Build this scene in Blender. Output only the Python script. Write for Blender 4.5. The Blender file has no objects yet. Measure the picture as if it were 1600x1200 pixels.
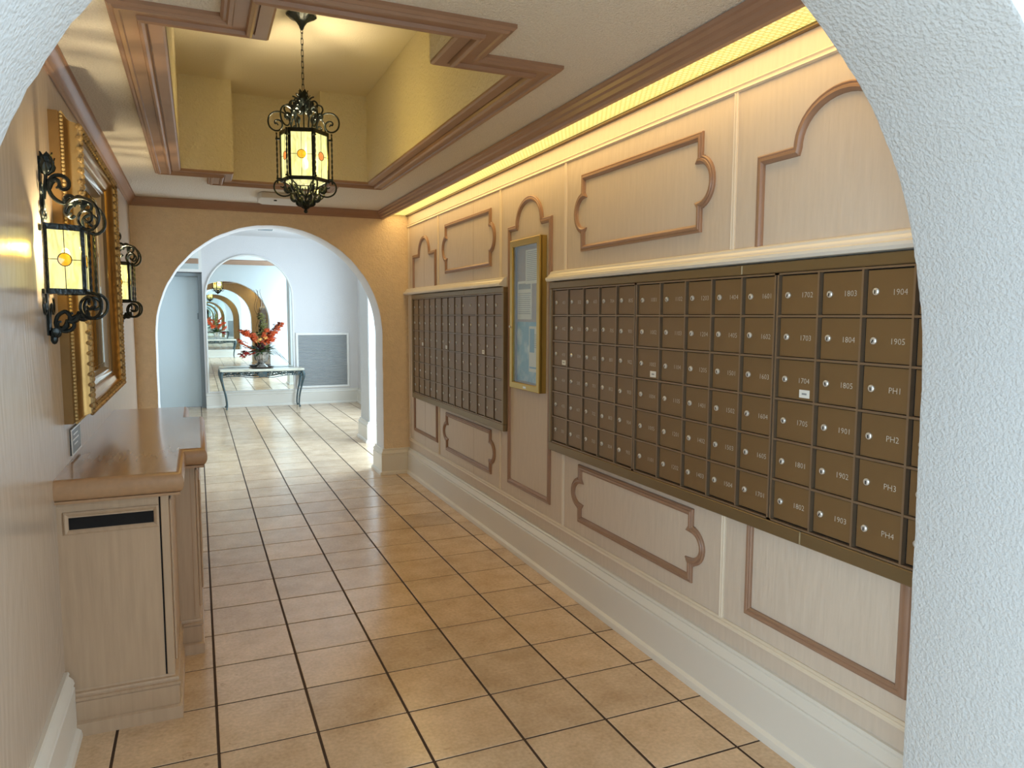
import bpy, bmesh, math, random
from math import pi, sin, cos, radians, sqrt, atan2
from mathutils import Vector, Matrix, noise
random.seed(7)
S = bpy.context.scene
COL = S.collection

# ------------------------------------------------------------------ camera, world, exposure
CAM_Z = 1.499
cd = bpy.data.cameras.new('camera'); cam = bpy.data.objects.new('camera', cd); COL.objects.link(cam)
cd.sensor_width = 36.0; cd.lens = 36.0 * 1139.09 / 1600.0; cd.clip_start = 0.02; cd.clip_end = 200
_r = Vector((0.91839298, -0.39565713, 0.00312628)); _u = Vector((0.03424517, 0.08735597, 0.99558837)); _f = Vector((0.39418473, 0.91423431, -0.09377646))
cam.matrix_world = Matrix(((_r.x, _u.x, -_f.x, 0), (_r.y, _u.y, -_f.y, 0), (_r.z, _u.z, -_f.z, CAM_Z), (0, 0, 0, 1)))
S.camera = cam
S.view_settings.view_transform = 'Standard'; S.view_settings.look = 'None'
S.view_settings.gamma = 1.0; S.view_settings.use_curve_mapping = False
S.view_settings.exposure = 0.46
w = bpy.data.worlds.new('world'); S.world = w; w.use_nodes = True
w.node_tree.nodes['Background'].inputs[0].default_value = (0.62, 0.80, 1.0, 1)
w.node_tree.nodes['Background'].inputs[1].default_value = 1.2
S.cycles.max_bounces = 10; S.cycles.diffuse_bounces = 6; S.cycles.glossy_bounces = 6; S.cycles.transparent_max_bounces = 12
S.cycles.sample_clamp_indirect = 4.0
S.cycles.caustics_reflective = False; S.cycles.caustics_refractive = False

DAY = (0.66, 0.84, 1.0)
WARM = (1.0, 0.72, 0.36)

def area(name, loc, rot, sx, sy, power, color, spread=pi):
    l = bpy.data.lights.new(name, 'AREA'); l.shape = 'RECTANGLE'; l.size = sx; l.size_y = sy
    l.energy = power; l.color = color; l.spread = spread
    o = bpy.data.objects.new(name, l); o.location = loc; o.rotation_euler = rot; COL.objects.link(o); return o
def point(name, loc, power, color, r=0.03):
    l = bpy.data.lights.new(name, 'POINT'); l.energy = power; l.color = color; l.shadow_soft_size = r
    o = bpy.data.objects.new(name, l); o.location = loc; COL.objects.link(o); return o
# daylight through the lobby windows (areas sit in the window openings)
area('daylight_foyer', (2.60, 7.72, 1.25), (0, radians(90), 0), 2.3, 1.1, 90, (.66, .84, 1))
area('daylight_foyer', (2.60, 10.4, 1.25), (0, radians(90), 0), 2.3, 2.2, 95, (.66, .84, 1))
area('daylight_lobby', (2.60, -0.95, 1.25), (0, radians(90), 0), 2.3, 2.3, 108, DAY)
area('daylight_lobby', (-1.57, -0.95, 1.25), (0, radians(-90), 0), 2.3, 2.3, 80, DAY)

# ------------------------------------------------------------------ materials
def mat(name, color, rough=0.6, metal=0.0, emis=None, estr=0.0, coat=0.0, spec=0.5, bump=None, var=None, stretch=(1,1,1), coords='Object', mix2=None):
    """bump: list of (scale, strength, detail); var: (scale, amount) brightness variation; mix2: (scale, color2, lo, hi)"""
    m = bpy.data.materials.new(name); m.use_nodes = True
    nt = m.node_tree; N = nt.nodes; L = nt.links; b = N['Principled BSDF']
    b.inputs['Base Color'].default_value = (*color, 1); b.inputs['Roughness'].default_value = rough
    b.inputs['Metallic'].default_value = metal; b.inputs['Specular IOR Level'].default_value = spec
    b.inputs['Coat Weight'].default_value = coat; b.inputs['Coat Roughness'].default_value = 0.1
    if emis: b.inputs['Emission Color'].default_value = (*emis, 1); b.inputs['Emission Strength'].default_value = estr
    tc = N.new('ShaderNodeTexCoord'); mp = N.new('ShaderNodeMapping'); mp.inputs['Scale'].default_value = stretch
    L.new(tc.outputs[coords], mp.inputs[0])
    col = None
    if mix2:
        n = N.new('ShaderNodeTexNoise'); n.inputs['Scale'].default_value = mix2[0]; n.inputs['Detail'].default_value = 6
        L.new(mp.outputs[0], n.inputs['Vector'])
        r = N.new('ShaderNodeMapRange'); r.inputs[1].default_value = mix2[2]; r.inputs[2].default_value = mix2[3]
        L.new(n.outputs[0], r.inputs[0])
        mx = N.new('ShaderNodeMix'); mx.data_type = 'RGBA'; mx.inputs[6].default_value = (*color, 1); mx.inputs[7].default_value = (*mix2[1], 1)
        L.new(r.outputs[0], mx.inputs[0]); col = mx.outputs[2]
    if var:
        n = N.new('ShaderNodeTexNoise'); n.inputs['Scale'].default_value = var[0]; n.inputs['Detail'].default_value = 4
        L.new(mp.outputs[0], n.inputs['Vector'])
        r = N.new('ShaderNodeMapRange'); r.inputs[1].default_value = .25; r.inputs[2].default_value = .75
        r.inputs[3].default_value = 1 - var[1]; r.inputs[4].default_value = 1 + var[1]
        L.new(n.outputs[0], r.inputs[0])
        mx = N.new('ShaderNodeMix'); mx.data_type = 'RGBA'; mx.blend_type = 'MULTIPLY'; mx.inputs[0].default_value = 1
        if col: L.new(col, mx.inputs[6])
        else: mx.inputs[6].default_value = (*color, 1)
        L.new(r.outputs[0], mx.inputs[7]); col = mx.outputs[2]
    if col: L.new(col, b.inputs['Base Color'])
    prev = None
    for (sc, st, de) in (bump or []):
        n = N.new('ShaderNodeTexNoise'); n.inputs['Scale'].default_value = sc; n.inputs['Detail'].default_value = de
        L.new(mp.outputs[0], n.inputs['Vector'])
        bp = N.new('ShaderNodeBump'); bp.inputs['Strength'].default_value = st; bp.inputs['Distance'].default_value = 0.01
        L.new(n.outputs[0], bp.inputs['Height'])
        if prev: L.new(prev, bp.inputs['Normal'])
        prev = bp.outputs[0]
    if prev: L.new(prev, b.inputs['Normal'])
    return m

def wood_panel(name, color, rough, amt=0.05, bst=.42):
    m = mat(name, color, rough, bump=None)
    nt = m.node_tree; N = nt.nodes; L = nt.links; b = N['Principled BSDF']
    tc = N.new('ShaderNodeTexCoord'); mp = N.new('ShaderNodeMapping'); mp.inputs['Scale'].default_value = (1, 1, .12)
    L.new(tc.outputs['Object'], mp.inputs[0])
    n = N.new('ShaderNodeTexNoise'); n.inputs['Scale'].default_value = 60; n.inputs['Detail'].default_value = 5
    L.new(mp.outputs[0], n.inputs['Vector'])
    mp2 = N.new('ShaderNodeMapping'); mp2.inputs['Scale'].default_value = (1, 1, .35); L.new(tc.outputs['Object'], mp2.inputs[0])
    n2 = N.new('ShaderNodeTexNoise'); n2.inputs['Scale'].default_value = 2.6; n2.inputs['Detail'].default_value = 1
    L.new(mp2.outputs[0], n2.inputs['Vector'])
    mu = N.new('ShaderNodeMath'); mu.operation = 'MULTIPLY'; mu.inputs[1].default_value = 110; L.new(n2.outputs[0], mu.inputs[0])
    sn = N.new('ShaderNodeMath'); sn.operation = 'SINE'; L.new(mu.outputs[0], sn.inputs[0])
    ad = N.new('ShaderNodeMath'); ad.operation = 'MULTIPLY_ADD'; ad.inputs[1].default_value = .22; L.new(sn.outputs[0], ad.inputs[0]); L.new(n.outputs[0], ad.inputs[2])
    bp = N.new('ShaderNodeBump'); bp.inputs['Strength'].default_value = bst; bp.inputs['Distance'].default_value = .004
    L.new(ad.outputs[0], bp.inputs['Height']); L.new(bp.outputs[0], b.inputs['Normal'])
    r = N.new('ShaderNodeMapRange'); r.inputs[1].default_value = .2; r.inputs[2].default_value = .8; r.inputs[3].default_value = 1 - amt; r.inputs[4].default_value = 1 + amt
    L.new(n.outputs[0], r.inputs[0])
    mx = N.new('ShaderNodeMix'); mx.data_type = 'RGBA'; mx.blend_type = 'MULTIPLY'; mx.inputs[0].default_value = 1; mx.inputs[6].default_value = (*color, 1)
    L.new(r.outputs[0], mx.inputs[7]); L.new(mx.outputs[2], b.inputs['Base Color'])
    return m

def tile_mat():
    m = mat('ceramic_tile', (.56, .40, .26), .3)
    nt = m.node_tree; N = nt.nodes; L = nt.links; b = N['Principled BSDF']
    g = N.new('ShaderNodeNewGeometry'); oi = N.new('ShaderNodeObjectInfo')
    n = N.new('ShaderNodeTexNoise'); n.inputs['Scale'].default_value = 5; n.inputs['Detail'].default_value = 8; n.inputs['Roughness'].default_value = .65
    L.new(g.outputs['Position'], n.inputs['Vector'])
    cr = N.new('ShaderNodeValToRGB'); e = cr.color_ramp.elements
    e[0].position = .3; e[0].color = (.53, .375, .23, 1); e[1].position = .7; e[1].color = (.70, .53, .36, 1)
    L.new(n.outputs[0], cr.inputs[0])
    n2 = N.new('ShaderNodeTexNoise'); n2.inputs['Scale'].default_value = 30; n2.inputs['Detail'].default_value = 6; n2.inputs['Distortion'].default_value = 1.5
    L.new(g.outputs['Position'], n2.inputs['Vector'])
    r2 = N.new('ShaderNodeMapRange'); r2.inputs[1].default_value = .67; r2.inputs[2].default_value = .75; r2.inputs[3].default_value = 0; r2.inputs[4].default_value = .4
    L.new(n2.outputs[0], r2.inputs[0])
    mx = N.new('ShaderNodeMix'); mx.data_type = 'RGBA'; mx.inputs[7].default_value = (.26, .15, .08, 1)
    L.new(r2.outputs[0], mx.inputs[0]); L.new(cr.outputs[0], mx.inputs[6])
    r = N.new('ShaderNodeMapRange'); r.inputs[3].default_value = .90; r.inputs[4].default_value = 1.10; L.new(oi.outputs['Random'], r.inputs[0])
    m2 = N.new('ShaderNodeMix'); m2.data_type = 'RGBA'; m2.blend_type = 'MULTIPLY'; m2.inputs[0].default_value = 1
    L.new(mx.outputs[2], m2.inputs[6]); L.new(r.outputs[0], m2.inputs[7]); L.new(m2.outputs[2], b.inputs['Base Color'])
    n3 = N.new('ShaderNodeTexNoise'); n3.inputs['Scale'].default_value = 70; n3.inputs['Detail'].default_value = 3; L.new(g.outputs['Position'], n3.inputs['Vector'])
    r3 = N.new('ShaderNodeMapRange'); r3.inputs[1].default_value = .3; r3.inputs[2].default_value = .7; r3.inputs[3].default_value = .90; r3.inputs[4].default_value = 1.10; L.new(n3.outputs[0], r3.inputs[0])
    m3 = N.new('ShaderNodeMix'); m3.data_type = 'RGBA'; m3.blend_type = 'MULTIPLY'; m3.inputs[0].default_value = 1
    L.new(m2.outputs[2], m3.inputs[6]); L.new(r3.outputs[0], m3.inputs[7]); L.new(m3.outputs[2], b.inputs['Base Color'])
    rr = N.new('ShaderNodeMapRange'); rr.inputs[3].default_value = .14; rr.inputs[4].default_value = .26; L.new(n.outputs[0], rr.inputs[0]); L.new(rr.outputs[0], b.inputs['Roughness'])
    bp = N.new('ShaderNodeBump'); bp.inputs['Strength'].default_value = .12; bp.inputs['Distance'].default_value = .004
    L.new(n.outputs[0], bp.inputs['Height']); L.new(bp.outputs[0], b.inputs['Normal'])
    return m

def glass_panel(name, c1, c2, strength, transp=.35, streak=True):
    """lit art glass: tinted see-through plus the glow of the lamp behind it"""
    m = bpy.data.materials.new(name); m.use_nodes = True; nt = m.node_tree; N = nt.nodes; L = nt.links
    N.remove(N['Principled BSDF']); out = N['Material Output']
    tc = N.new('ShaderNodeTexCoord'); mp = N.new('ShaderNodeMapping'); mp.inputs['Scale'].default_value = (1, 1, .3); L.new(tc.outputs['Object'], mp.inputs[0])
    n = N.new('ShaderNodeTexNoise'); n.inputs['Scale'].default_value = 45; n.inputs['Detail'].default_value = 3; n.inputs['Distortion'].default_value = 1.2
    L.new(mp.outputs[0], n.inputs['Vector'])
    mx = N.new('ShaderNodeMix'); mx.data_type = 'RGBA'; mx.inputs[6].default_value = (*c1, 1); mx.inputs[7].default_value = (*c2, 1)
    r = N.new('ShaderNodeMapRange'); r.inputs[1].default_value = .4; r.inputs[2].default_value = .68; L.new(n.outputs[0], r.inputs[0]); L.new(r.outputs[0], mx.inputs[0])
    em = N.new('ShaderNodeEmission'); em.inputs[1].default_value = strength; L.new(mx.outputs[2], em.inputs[0])
    tr = N.new('ShaderNodeBsdfTransparent'); tr.inputs[0].default_value = (*c1, 1)
    s = N.new('ShaderNodeMixShader'); s.inputs[0].default_value = transp; L.new(em.outputs[0], s.inputs[1]); L.new(tr.outputs[0], s.inputs[2])
    gl = N.new('ShaderNodeBsdfGlossy'); gl.inputs['Roughness'].default_value = .1
    s2 = N.new('ShaderNodeMixShader'); s2.inputs[0].default_value = .05; L.new(s.outputs[0], s2.inputs[1]); L.new(gl.outputs[0], s2.inputs[2])
    L.new(s2.outputs[0], out.inputs[0]); return m

def clear_glass(name, refl=.10, tint=(.95, .97, .96)):
    m = bpy.data.materials.new(name); m.use_nodes = True; nt = m.node_tree; N = nt.nodes; L = nt.links
    N.remove(N['Principled BSDF']); out = N['Material Output']
    tr = N.new('ShaderNodeBsdfTransparent'); tr.inputs[0].default_value = (*tint, 1)
    gl = N.new('ShaderNodeBsdfGlossy'); gl.inputs['Roughness'].default_value = .01
    fr = N.new('ShaderNodeLayerWeight'); fr.inputs[0].default_value = .5
    pw = N.new('ShaderNodeMath'); pw.operation = 'POWER'; pw.inputs[1].default_value = 6; L.new(fr.outputs['Facing'], pw.inputs[0])
    ad = N.new('ShaderNodeMath'); ad.inputs[1].default_value = refl; L.new(pw.outputs[0], ad.inputs[0]); ad.use_clamp = True
    s = N.new('ShaderNodeMixShader'); L.new(ad.outputs[0], s.inputs[0]); L.new(tr.outputs[0], s.inputs[1]); L.new(gl.outputs[0], s.inputs[2])
    L.new(s.outputs[0], out.inputs[0]); return m

def diffuser_mat():
    m = bpy.data.materials.new('lit_prismatic_lens'); m.use_nodes = True; nt = m.node_tree; N = nt.nodes; L = nt.links; b = N['Principled BSDF']
    tc = N.new('ShaderNodeTexCoord')
    br = N.new('ShaderNodeTexBrick'); br.inputs['Scale'].default_value = 1; br.inputs['Mortar Size'].default_value = .0035
    br.inputs['Brick Width'].default_value = .022; br.inputs['Row Height'].default_value = .02; br.inputs['Mortar Smooth'].default_value = .6
    br.inputs['Color1'].default_value = (1, .84, .24, 1); br.inputs['Color2'].default_value = (1, .88, .32, 1); br.inputs['Mortar'].default_value = (.60, .46, .07, 1)
    L.new(tc.outputs['Object'], br.inputs['Vector']); L.new(br.outputs[0], b.inputs['Emission Color'])
    b.inputs['Emission Strength'].default_value = .74; b.inputs['Base Color'].default_value = (.35, .32, .2, 1); b.inputs['Roughness'].default_value = .3
    return m

M = dict(
    stucco_w=mat('white_stucco', (.56, .57, .57), .75, bump=[(125, .42, 1), (300, .15, 2)]),
    stucco_f=mat('foyer_plaster', (.68, .665, .66), .8, bump=[(90, .35, 3)]),
    stucco_g=mat('golden_tan_stucco', (.80, .65, .46), .7, bump=[(75, .9, 2), (230, .2, 2)], var=(25, .05)),
    ceil=mat('textured_ceiling_paint', (.78, .74, .67), .85, bump=[(110, 1.0, 3)], var=(150, .10)),
    recess=mat('textured_lantern_lit_tray_paint', (.74, .68, .52), .85, bump=[(62, 1.0, 2)]),  # ceiling beige tinted yellower: the lantern's light is put into the colour
    recess_s=mat('lantern_lit_tray_top_paint', (.74, .68, .52), .85, bump=[(150, .35, 3)]),  # same lantern-lit yellow in the colour, finer bump for the tray top
    brown=mat('mauve_brown_trim', (.34, .20, .135), .35, bump=[(80, .05, 2)], var=(6, .06)),
    mould=mat('rose_brown_moulding', (.33, .195, .125), .38, var=(12, .06)),
    cream=mat('cream_bead_paint', (.76, .66, .52), .4),
    basep=mat('white_gloss_paint', (.74, .71, .64), .28, var=(3, .02)),
    grout=mat('dark_brown_grout', (.055, .03, .018), .8),
    tile=tile_mat(),
    panel=wood_panel('pickled_wood_panel', (.65, .555, .455), .55),
    lpanel=wood_panel('glossy_pickled_panel', (.52, .43, .345), .24, .07, .2),
    bronze=mat('bronze_aluminium', (.215, .130, .055), .42, metal=.3, var=(4, .06)),
    bronze_l=mat('bronze_trim', (.22, .155, .075), .42, metal=.5),
    bronze_d=mat('bronze_dividers', (.27, .19, .12), .4, metal=.5),
    black=mat('black_gap', (.004, .003, .003), .9),
    chrome=mat('chrome', (.72, .71, .67), .3, metal=.55),
    number=mat('engraved_white', (.62, .58, .50), .5),
    iron=mat('dark_wrought_iron', (.012, .018, .018), .32, metal=.4, bump=[(60, .3, 2)]),
    lead=mat('dark_lead_came', (.02, .02, .02), .5),
    gold_d=mat('brown_gold', (.27, .155, .055), .42, metal=.55, bump=[(30, .08, 2)], var=(10, .15)),
    beadg=mat('bright_gold_bead', (.66, .48, .22), .35, metal=.5),
    gold=mat('antique_gold', (.40, .235, .075), .36, metal=.7, bump=[(30, .08, 2)], var=(10, .15)),
    goldo=mat('carved_gold', (.48, .34, .16), .45, metal=.6, mix2=(40, (.10, .06, .03), .5, .7)),
    brass=mat('brushed_brass', (.50, .345, .09), .36, metal=.7),
    silverf=mat('champagne_inner_frame', (.42, .36, .28), .28, metal=.75),
    mirror=mat('mirror_silver', (.86, .93, .92), .0, metal=1),
    oak=mat('pickled_oak', (.47, .335, .22), .42, stretch=(1, 1, .08), var=(55, .08), bump=[(70, .06, 3)]),
    oak_d=mat('pickled_oak_dark_edge', (.40, .24, .13), .35, stretch=(1, .1, 1), var=(50, .08)),
    oak_top=mat('varnished_oak_top', (.45, .30, .18), .2, stretch=(1, .1, 1), var=(45, .09), coat=.5),
    white=mat('white_paint', (.78, .77, .73), .4),
    door=mat('pale_blue_door_paint', (.62, .72, .76), .35),
    grey=mat('grey_steel_frame', (.24, .28, .30), .4),
    louvre=mat('grille_grey_louvre', (.40, .40, .39), .5),
    paper=mat('paper', (.80, .80, .74), .7),
    plaque=mat('dark_grey_plaque', (.16, .17, .17), .4),
    marble=mat('cream_marble', (.72, .70, .58), .2, mix2=(6, (.55, .52, .42), .5, .7)),
    verd=mat('verdigris_iron', (.055, .09, .10), .45, metal=.3, mix2=(30, (.16, .13, .09), .5, .75)),
    silver=mat('aged_silver_urn', (.52, .50, .46), .35, metal=.7, mix2=(30, (.15, .13, .1), .5, .7)),
    darktray=mat('dark_tray', (.045, .03, .02), .35),
    leaf=mat('dark_green_leaf', (.02, .065, .018), .45),
    leaf2=mat('olive_leaf', (.16, .19, .05), .5),
    olive=mat('olive_bud', (.30, .30, .10), .6),
    orange=mat('orange_red_petal', (.72, .10, .03), .55, mix2=(60, (.9, .25, .08), .45, .6)),
    red=mat('deep_red_petal', (.42, .018, .012), .5),
    yellow=mat('peach_petal', (.85, .50, .14), .55),
    burg=mat('burgundy_leaf', (.09, .015, .025), .5),
    twig=mat('brown_twig', (.10, .06, .04), .7),
    glassc=glass_panel('lit_cream_glass', (1.0, .92, .46), (.62, .62, .26), 1.2, .42),
    amber=glass_panel('lit_amber_glass', (1.0, .42, .02), (1.0, .62, .05), .9, .15),
    orangeg=glass_panel('lit_orange_glass', (1.0, .30, .07), (1.0, .36, .1), .8, .15),
    pane=clear_glass('clear_glass_pane', .06), wpane=clear_glass('window_glass', .0),
    lens=diffuser_mat(),
    blue=mat('blue_print', (.18, .42, .62), .5, mix2=(9, (.62, .76, .84), .45, .62)),
    blue2=mat('mid_blue_print', (.16, .36, .55), .5),
    inkg=mat('grey_print', (.30, .32, .32), .6),
    pin=mat('pinboard', (.40, .33, .27), .8, var=(60, .06)),
    bulb=mat('lit_bulb', (1, .9, .7), .3, emis=(1, .85, .5), estr=14),
    plastic=mat('off_white_plastic', (.62, .60, .57), .5),
)

# ------------------------------------------------------------------ mesh helpers
class MB:
    def __init__(s): s.v = []; s.f = []; s.m = []
    def add(s, vs, fs, mi=0):
        o = len(s.v); s.v += [tuple(x) for x in vs]; s.f += [tuple(i + o for i in f) for f in fs]; s.m += [mi] * len(fs); return s
    def box(s, x0, x1, y0, y1, z0, z1, mi=0):
        return s.add([(x0,y0,z0),(x1,y0,z0),(x1,y1,z0),(x0,y1,z0),(x0,y0,z1),(x1,y0,z1),(x1,y1,z1),(x0,y1,z1)],
                     [(0,3,2,1),(4,5,6,7),(0,1,5,4),(1,2,6,5),(2,3,7,6),(3,0,4,7)], mi)
    def prism(s, pts, axis, a, b, mi=0):
        """pts 2D polygon in the other two axes (cyclic order xyz minus axis), extruded from a to b"""
        def P(p, t): return {'x': (t, p[0], p[1]), 'y': (p[0], t, p[1]), 'z': (p[0], p[1], t)}[axis]
        n = len(pts); vs = [P(p, a) for p in pts] + [P(p, b) for p in pts]
        return s.add(vs, [tuple(range(n))[::-1], tuple(range(n, 2*n))] + [(i, (i+1) % n, (i+1) % n + n, i + n) for i in range(n)], mi)
    def tube(s, pts, r, n=6, mi=0, closed=False):
        pts = [Vector(p) for p in pts]; k = len(pts)
        if not hasattr(r, '__len__'): r = [r] * k
        vs = []; up = None
        for i, p in enumerate(pts):
            if closed: t = pts[(i+1) % k] - pts[i-1]
            else: t = pts[min(i+1, k-1)] - pts[max(i-1, 0)]
            if t.length < 1e-9: t = Vector((0, 0, 1))
            t.normalize()
            if up is None:
                up = Vector((0, 0, 1)) if abs(t.z) < .9 else Vector((1, 0, 0))
            up = up - t * up.dot(t)
            if up.length < 1e-6: up = t.orthogonal()
            up.normalize(); q = t.cross(up)
            for j in range(n):
                a = 2*pi*j/n; vs.append(p + (up*cos(a) + q*sin(a)) * r[i])
        fs = []
        for i in range(k if closed else k-1):
            for j in range(n):
                a = i*n+j; b = i*n+(j+1) % n; c = ((i+1) % k)*n
                fs.append((a, b, c+(j+1) % n, c+j))
        if not closed: fs += [tuple(range(n))[::-1], tuple(range((k-1)*n, k*n))]
        return s.add(vs, fs, mi)
    def lathe(s, prof, c=(0,0,0), n=16, mi=0, wob=None):
        vs = []
        for (r, z) in prof:
            for j in range(n):
                a = 2*pi*j/n; rr = r * (1 + (wob(a) if wob else 0)); vs.append((c[0]+rr*cos(a), c[1]+rr*sin(a), c[2]+z))
        fs = []
        for i in range(len(prof)-1):
            for j in range(n): fs.append((i*n+j, i*n+(j+1) % n, (i+1)*n+(j+1) % n, (i+1)*n+j))
        fs += [tuple(range(n))[::-1], tuple(range((len(prof)-1)*n, len(prof)*n))]
        return s.add(vs, fs, mi)
    def sphere(s, c, r, n=8, k=5, mi=0, sc=(1,1,1)):
        vs = [(c[0], c[1], c[2]-r*sc[2])]
        for i in range(1, k):
            t = -pi/2 + pi*i/k
            for j in range(n): vs.append((c[0]+r*sc[0]*cos(t)*cos(2*pi*j/n), c[1]+r*sc[1]*cos(t)*sin(2*pi*j/n), c[2]+r*sc[2]*sin(t)))
        vs.append((c[0], c[1], c[2]+r*sc[2])); fs = []
        for j in range(n): fs.append((0, 1+(j+1) % n, 1+j))
        for i in range(k-2):
            for j in range(n): a = 1+i*n; fs.append((a+j, a+(j+1) % n, a+n+(j+1) % n, a+n+j))
        a = 1+(k-2)*n
        for j in range(n): fs.append((a+j, a+(j+1) % n, len(vs)-1))
        return s.add(vs, fs, mi)
    def sweep(s, path, prof, mapf, closed=False, mi=0, capped=True):
        """path 2D, prof [(offset to the left of travel, height)], mapf(u,v,h)->xyz"""
        P = []
        for p in path:
            p = Vector(p)
            if not P or (p-P[-1]).length > .0012: P.append(p)
        if closed and (P[0]-P[-1]).length < .0012: P.pop()
        n = len(P); mit = []
        for i in range(n):
            if closed or 0 < i < n-1:
                a = (P[i]-P[i-1]).normalized(); b = (P[(i+1) % n]-P[i]).normalized()
            elif i == 0: a = b = (P[1]-P[0]).normalized()
            else: a = b = (P[-1]-P[-2]).normalized()
            na = Vector((-a.y, a.x)); nb = Vector((-b.y, b.x)); m = na+nb
            if m.length < 1e-6: m = na
            m.normalize(); m = m / max(.25, m.dot(na)); mit.append(m)
        k = len(prof); vs = []
        for i in range(n):
            for (o, h) in prof:
                q = P[i] + mit[i]*o; vs.append(mapf(q.x, q.y, h))
        fs = []
        for i in range(n if closed else n-1):
            for j in range(k-1):
                a = i*k+j; c = ((i+1) % n)*k+j; fs.append((a, a+1, c+1, c))
        if not closed and capped: fs += [tuple(range(k))[::-1], tuple(range((n-1)*k, n*k))]
        return s.add(vs, fs, mi)
    def mesh(s, name, mats, smooth=False, bevel=0, seg=1):
        me = bpy.data.meshes.new(name); me.from_pydata(s.v, [], s.f)
        for m in (mats if isinstance(mats, (list, tuple)) else [mats]): me.materials.append(m)
        me.polygons.foreach_set('material_index', s.m)
        bm = bmesh.new(); bm.from_mesh(me)
        bmesh.ops.recalc_face_normals(bm, faces=bm.faces)
        if bevel: bmesh.ops.bevel(bm, geom=[e for e in bm.edges if len(e.link_faces) == 2 and e.calc_face_angle(0) > .5], offset=bevel, segments=seg, affect='EDGES', clamp_overlap=True)
        bm.to_mesh(me); bm.free()
        if smooth:
            me.polygons.foreach_set('use_smooth', [True]*len(me.polygons)); me.set_sharp_from_angle(angle=radians(smooth if smooth is not True else 40))
        me.update(); return me
    def build(s, name, mats, parent=None, smooth=False, bevel=0, seg=1, world=True):
        if parent is not None and world:
            o = wloc(parent); s.v = [(v[0]-o.x, v[1]-o.y, v[2]-o.z) for v in s.v]
        return put(name, s.mesh(name, mats, smooth, bevel, seg), parent)
def wloc(o):
    v = Vector((0, 0, 0))
    while o is not None: v = v + o.location; o = o.parent
    return v
def put(name, me, parent=None, loc=(0, 0, 0)):
    o = bpy.data.objects.new(name, me); COL.objects.link(o); o.location = loc
    if parent is not None: o.parent = parent
    return o
def tag(o, label=None, cat=None, group=None, kind=None):
    if label: o['label'] = label
    if cat: o['category'] = cat
    if group: o['group'] = group
    if kind: o['kind'] = kind
    return o
def empty(name, loc, label, cat, group=None, rz=0):
    o = bpy.data.objects.new(name, None); COL.objects.link(o); o.location = loc; o.rotation_euler = (0, 0, rz); o.empty_display_size = .05
    return tag(o, label, cat, group)
def copy_tree(o, parent=None):
    c = o.copy(); COL.objects.link(c); c.parent = parent
    for ch in list(o.children): copy_tree(ch, c)
    return c
def smoothpath(pts, k=4):
    P = [Vector(p) for p in pts]; out = []
    for i in range(len(P)-1):
        p0 = P[max(i-1, 0)]; p1 = P[i]; p2 = P[i+1]; p3 = P[min(i+2, len(P)-1)]
        for j in range(k):
            t = j/k; out.append(.5*((2*p1)+(-p0+p2)*t+(2*p0-5*p1+4*p2-p3)*t*t+(-p0+3*p1-3*p2+p3)*t**3))
    out.append(P[-1]); return out
PLAN = lambda u, v, h: (u, v, h)

# ------------------------------------------------------------------ dimensions (metres; x right, y along the corridor, z up)
XL, XR = -0.47, 1.83
YN0, YN1 = 0.84, 1.18       # near arch wall
YE0, YE1 = 6.70, 7.00       # end arch wall
CZ = 2.44
ACX, ASZ, AR = 0.63, 1.32, 0.948
FX0, FX1 = -1.50, 2.53      # lobbies
YF, YB = 12.58, -2.40
FZ = 2.75
T = 0.333; TX, TY = 0.0189, 2.5738

# ------------------------------------------------------------------ floor: grout slab + tiles
floor = MB().box(FX0-.2, FX1+.2, YB-.2, YF+.6, -.12, -.003).build('floor', M['grout']); tag(floor, 'square tan ceramic floor tiles with dark grout', kind='structure')
tcache = {}
def tile_mesh(wx, wy):
    k = (round(wx, 3), round(wy, 3))
    if k not in tcache:
        tcache[k] = MB().box(-wx/2, wx/2, -wy/2, wy/2, -.003, .0).mesh('tile', M['tile'], bevel=.0018)
    return tcache[k]
JX, JY = .0095, .0075
rest = MB(); ntile = 0
i0 = int(math.floor((FX0-TX)/T)); i1 = int(math.ceil((FX1-TX)/T)); j0 = int(math.floor((YB-TY)/T)); j1 = int(math.ceil((YF+.3-TY)/T))
for j in range(j0, j1):
    for i in range(i0, i1):
        x0 = TX+i*T+JX/2; x1 = TX+(i+1)*T-JX/2; y0 = TY+j*T+JY/2; y1 = TY+(j+1)*T-JY/2
        yc = (y0+y1)/2
        corr = 1.2 < yc < 6.95
        if corr: x0 = max(x0, XL); x1 = min(x1, XR)
        else: x0 = max(x0, FX0); x1 = min(x1, FX1)
        if x1-x0 < .02: continue
        y1 = min(y1, YF+.28)
        if y1-y0 < .02: continue
        near = (1.2 < yc < 6.95) or (6.95 <= yc < YF and -.1 < (x0+x1)/2 < 2.45)
        if near:
            o = put('tile', tile_mesh(x1-x0, y1-y0), floor, ((x0+x1)/2, yc, random.uniform(0, .0006))); ntile += 1
        else:
            rest.box(x0, x1, y0, y1, -.003, 0)
rt = rest.build('tile_field', M['tile'], floor); rt['kind'] = 'stuff'

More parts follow.
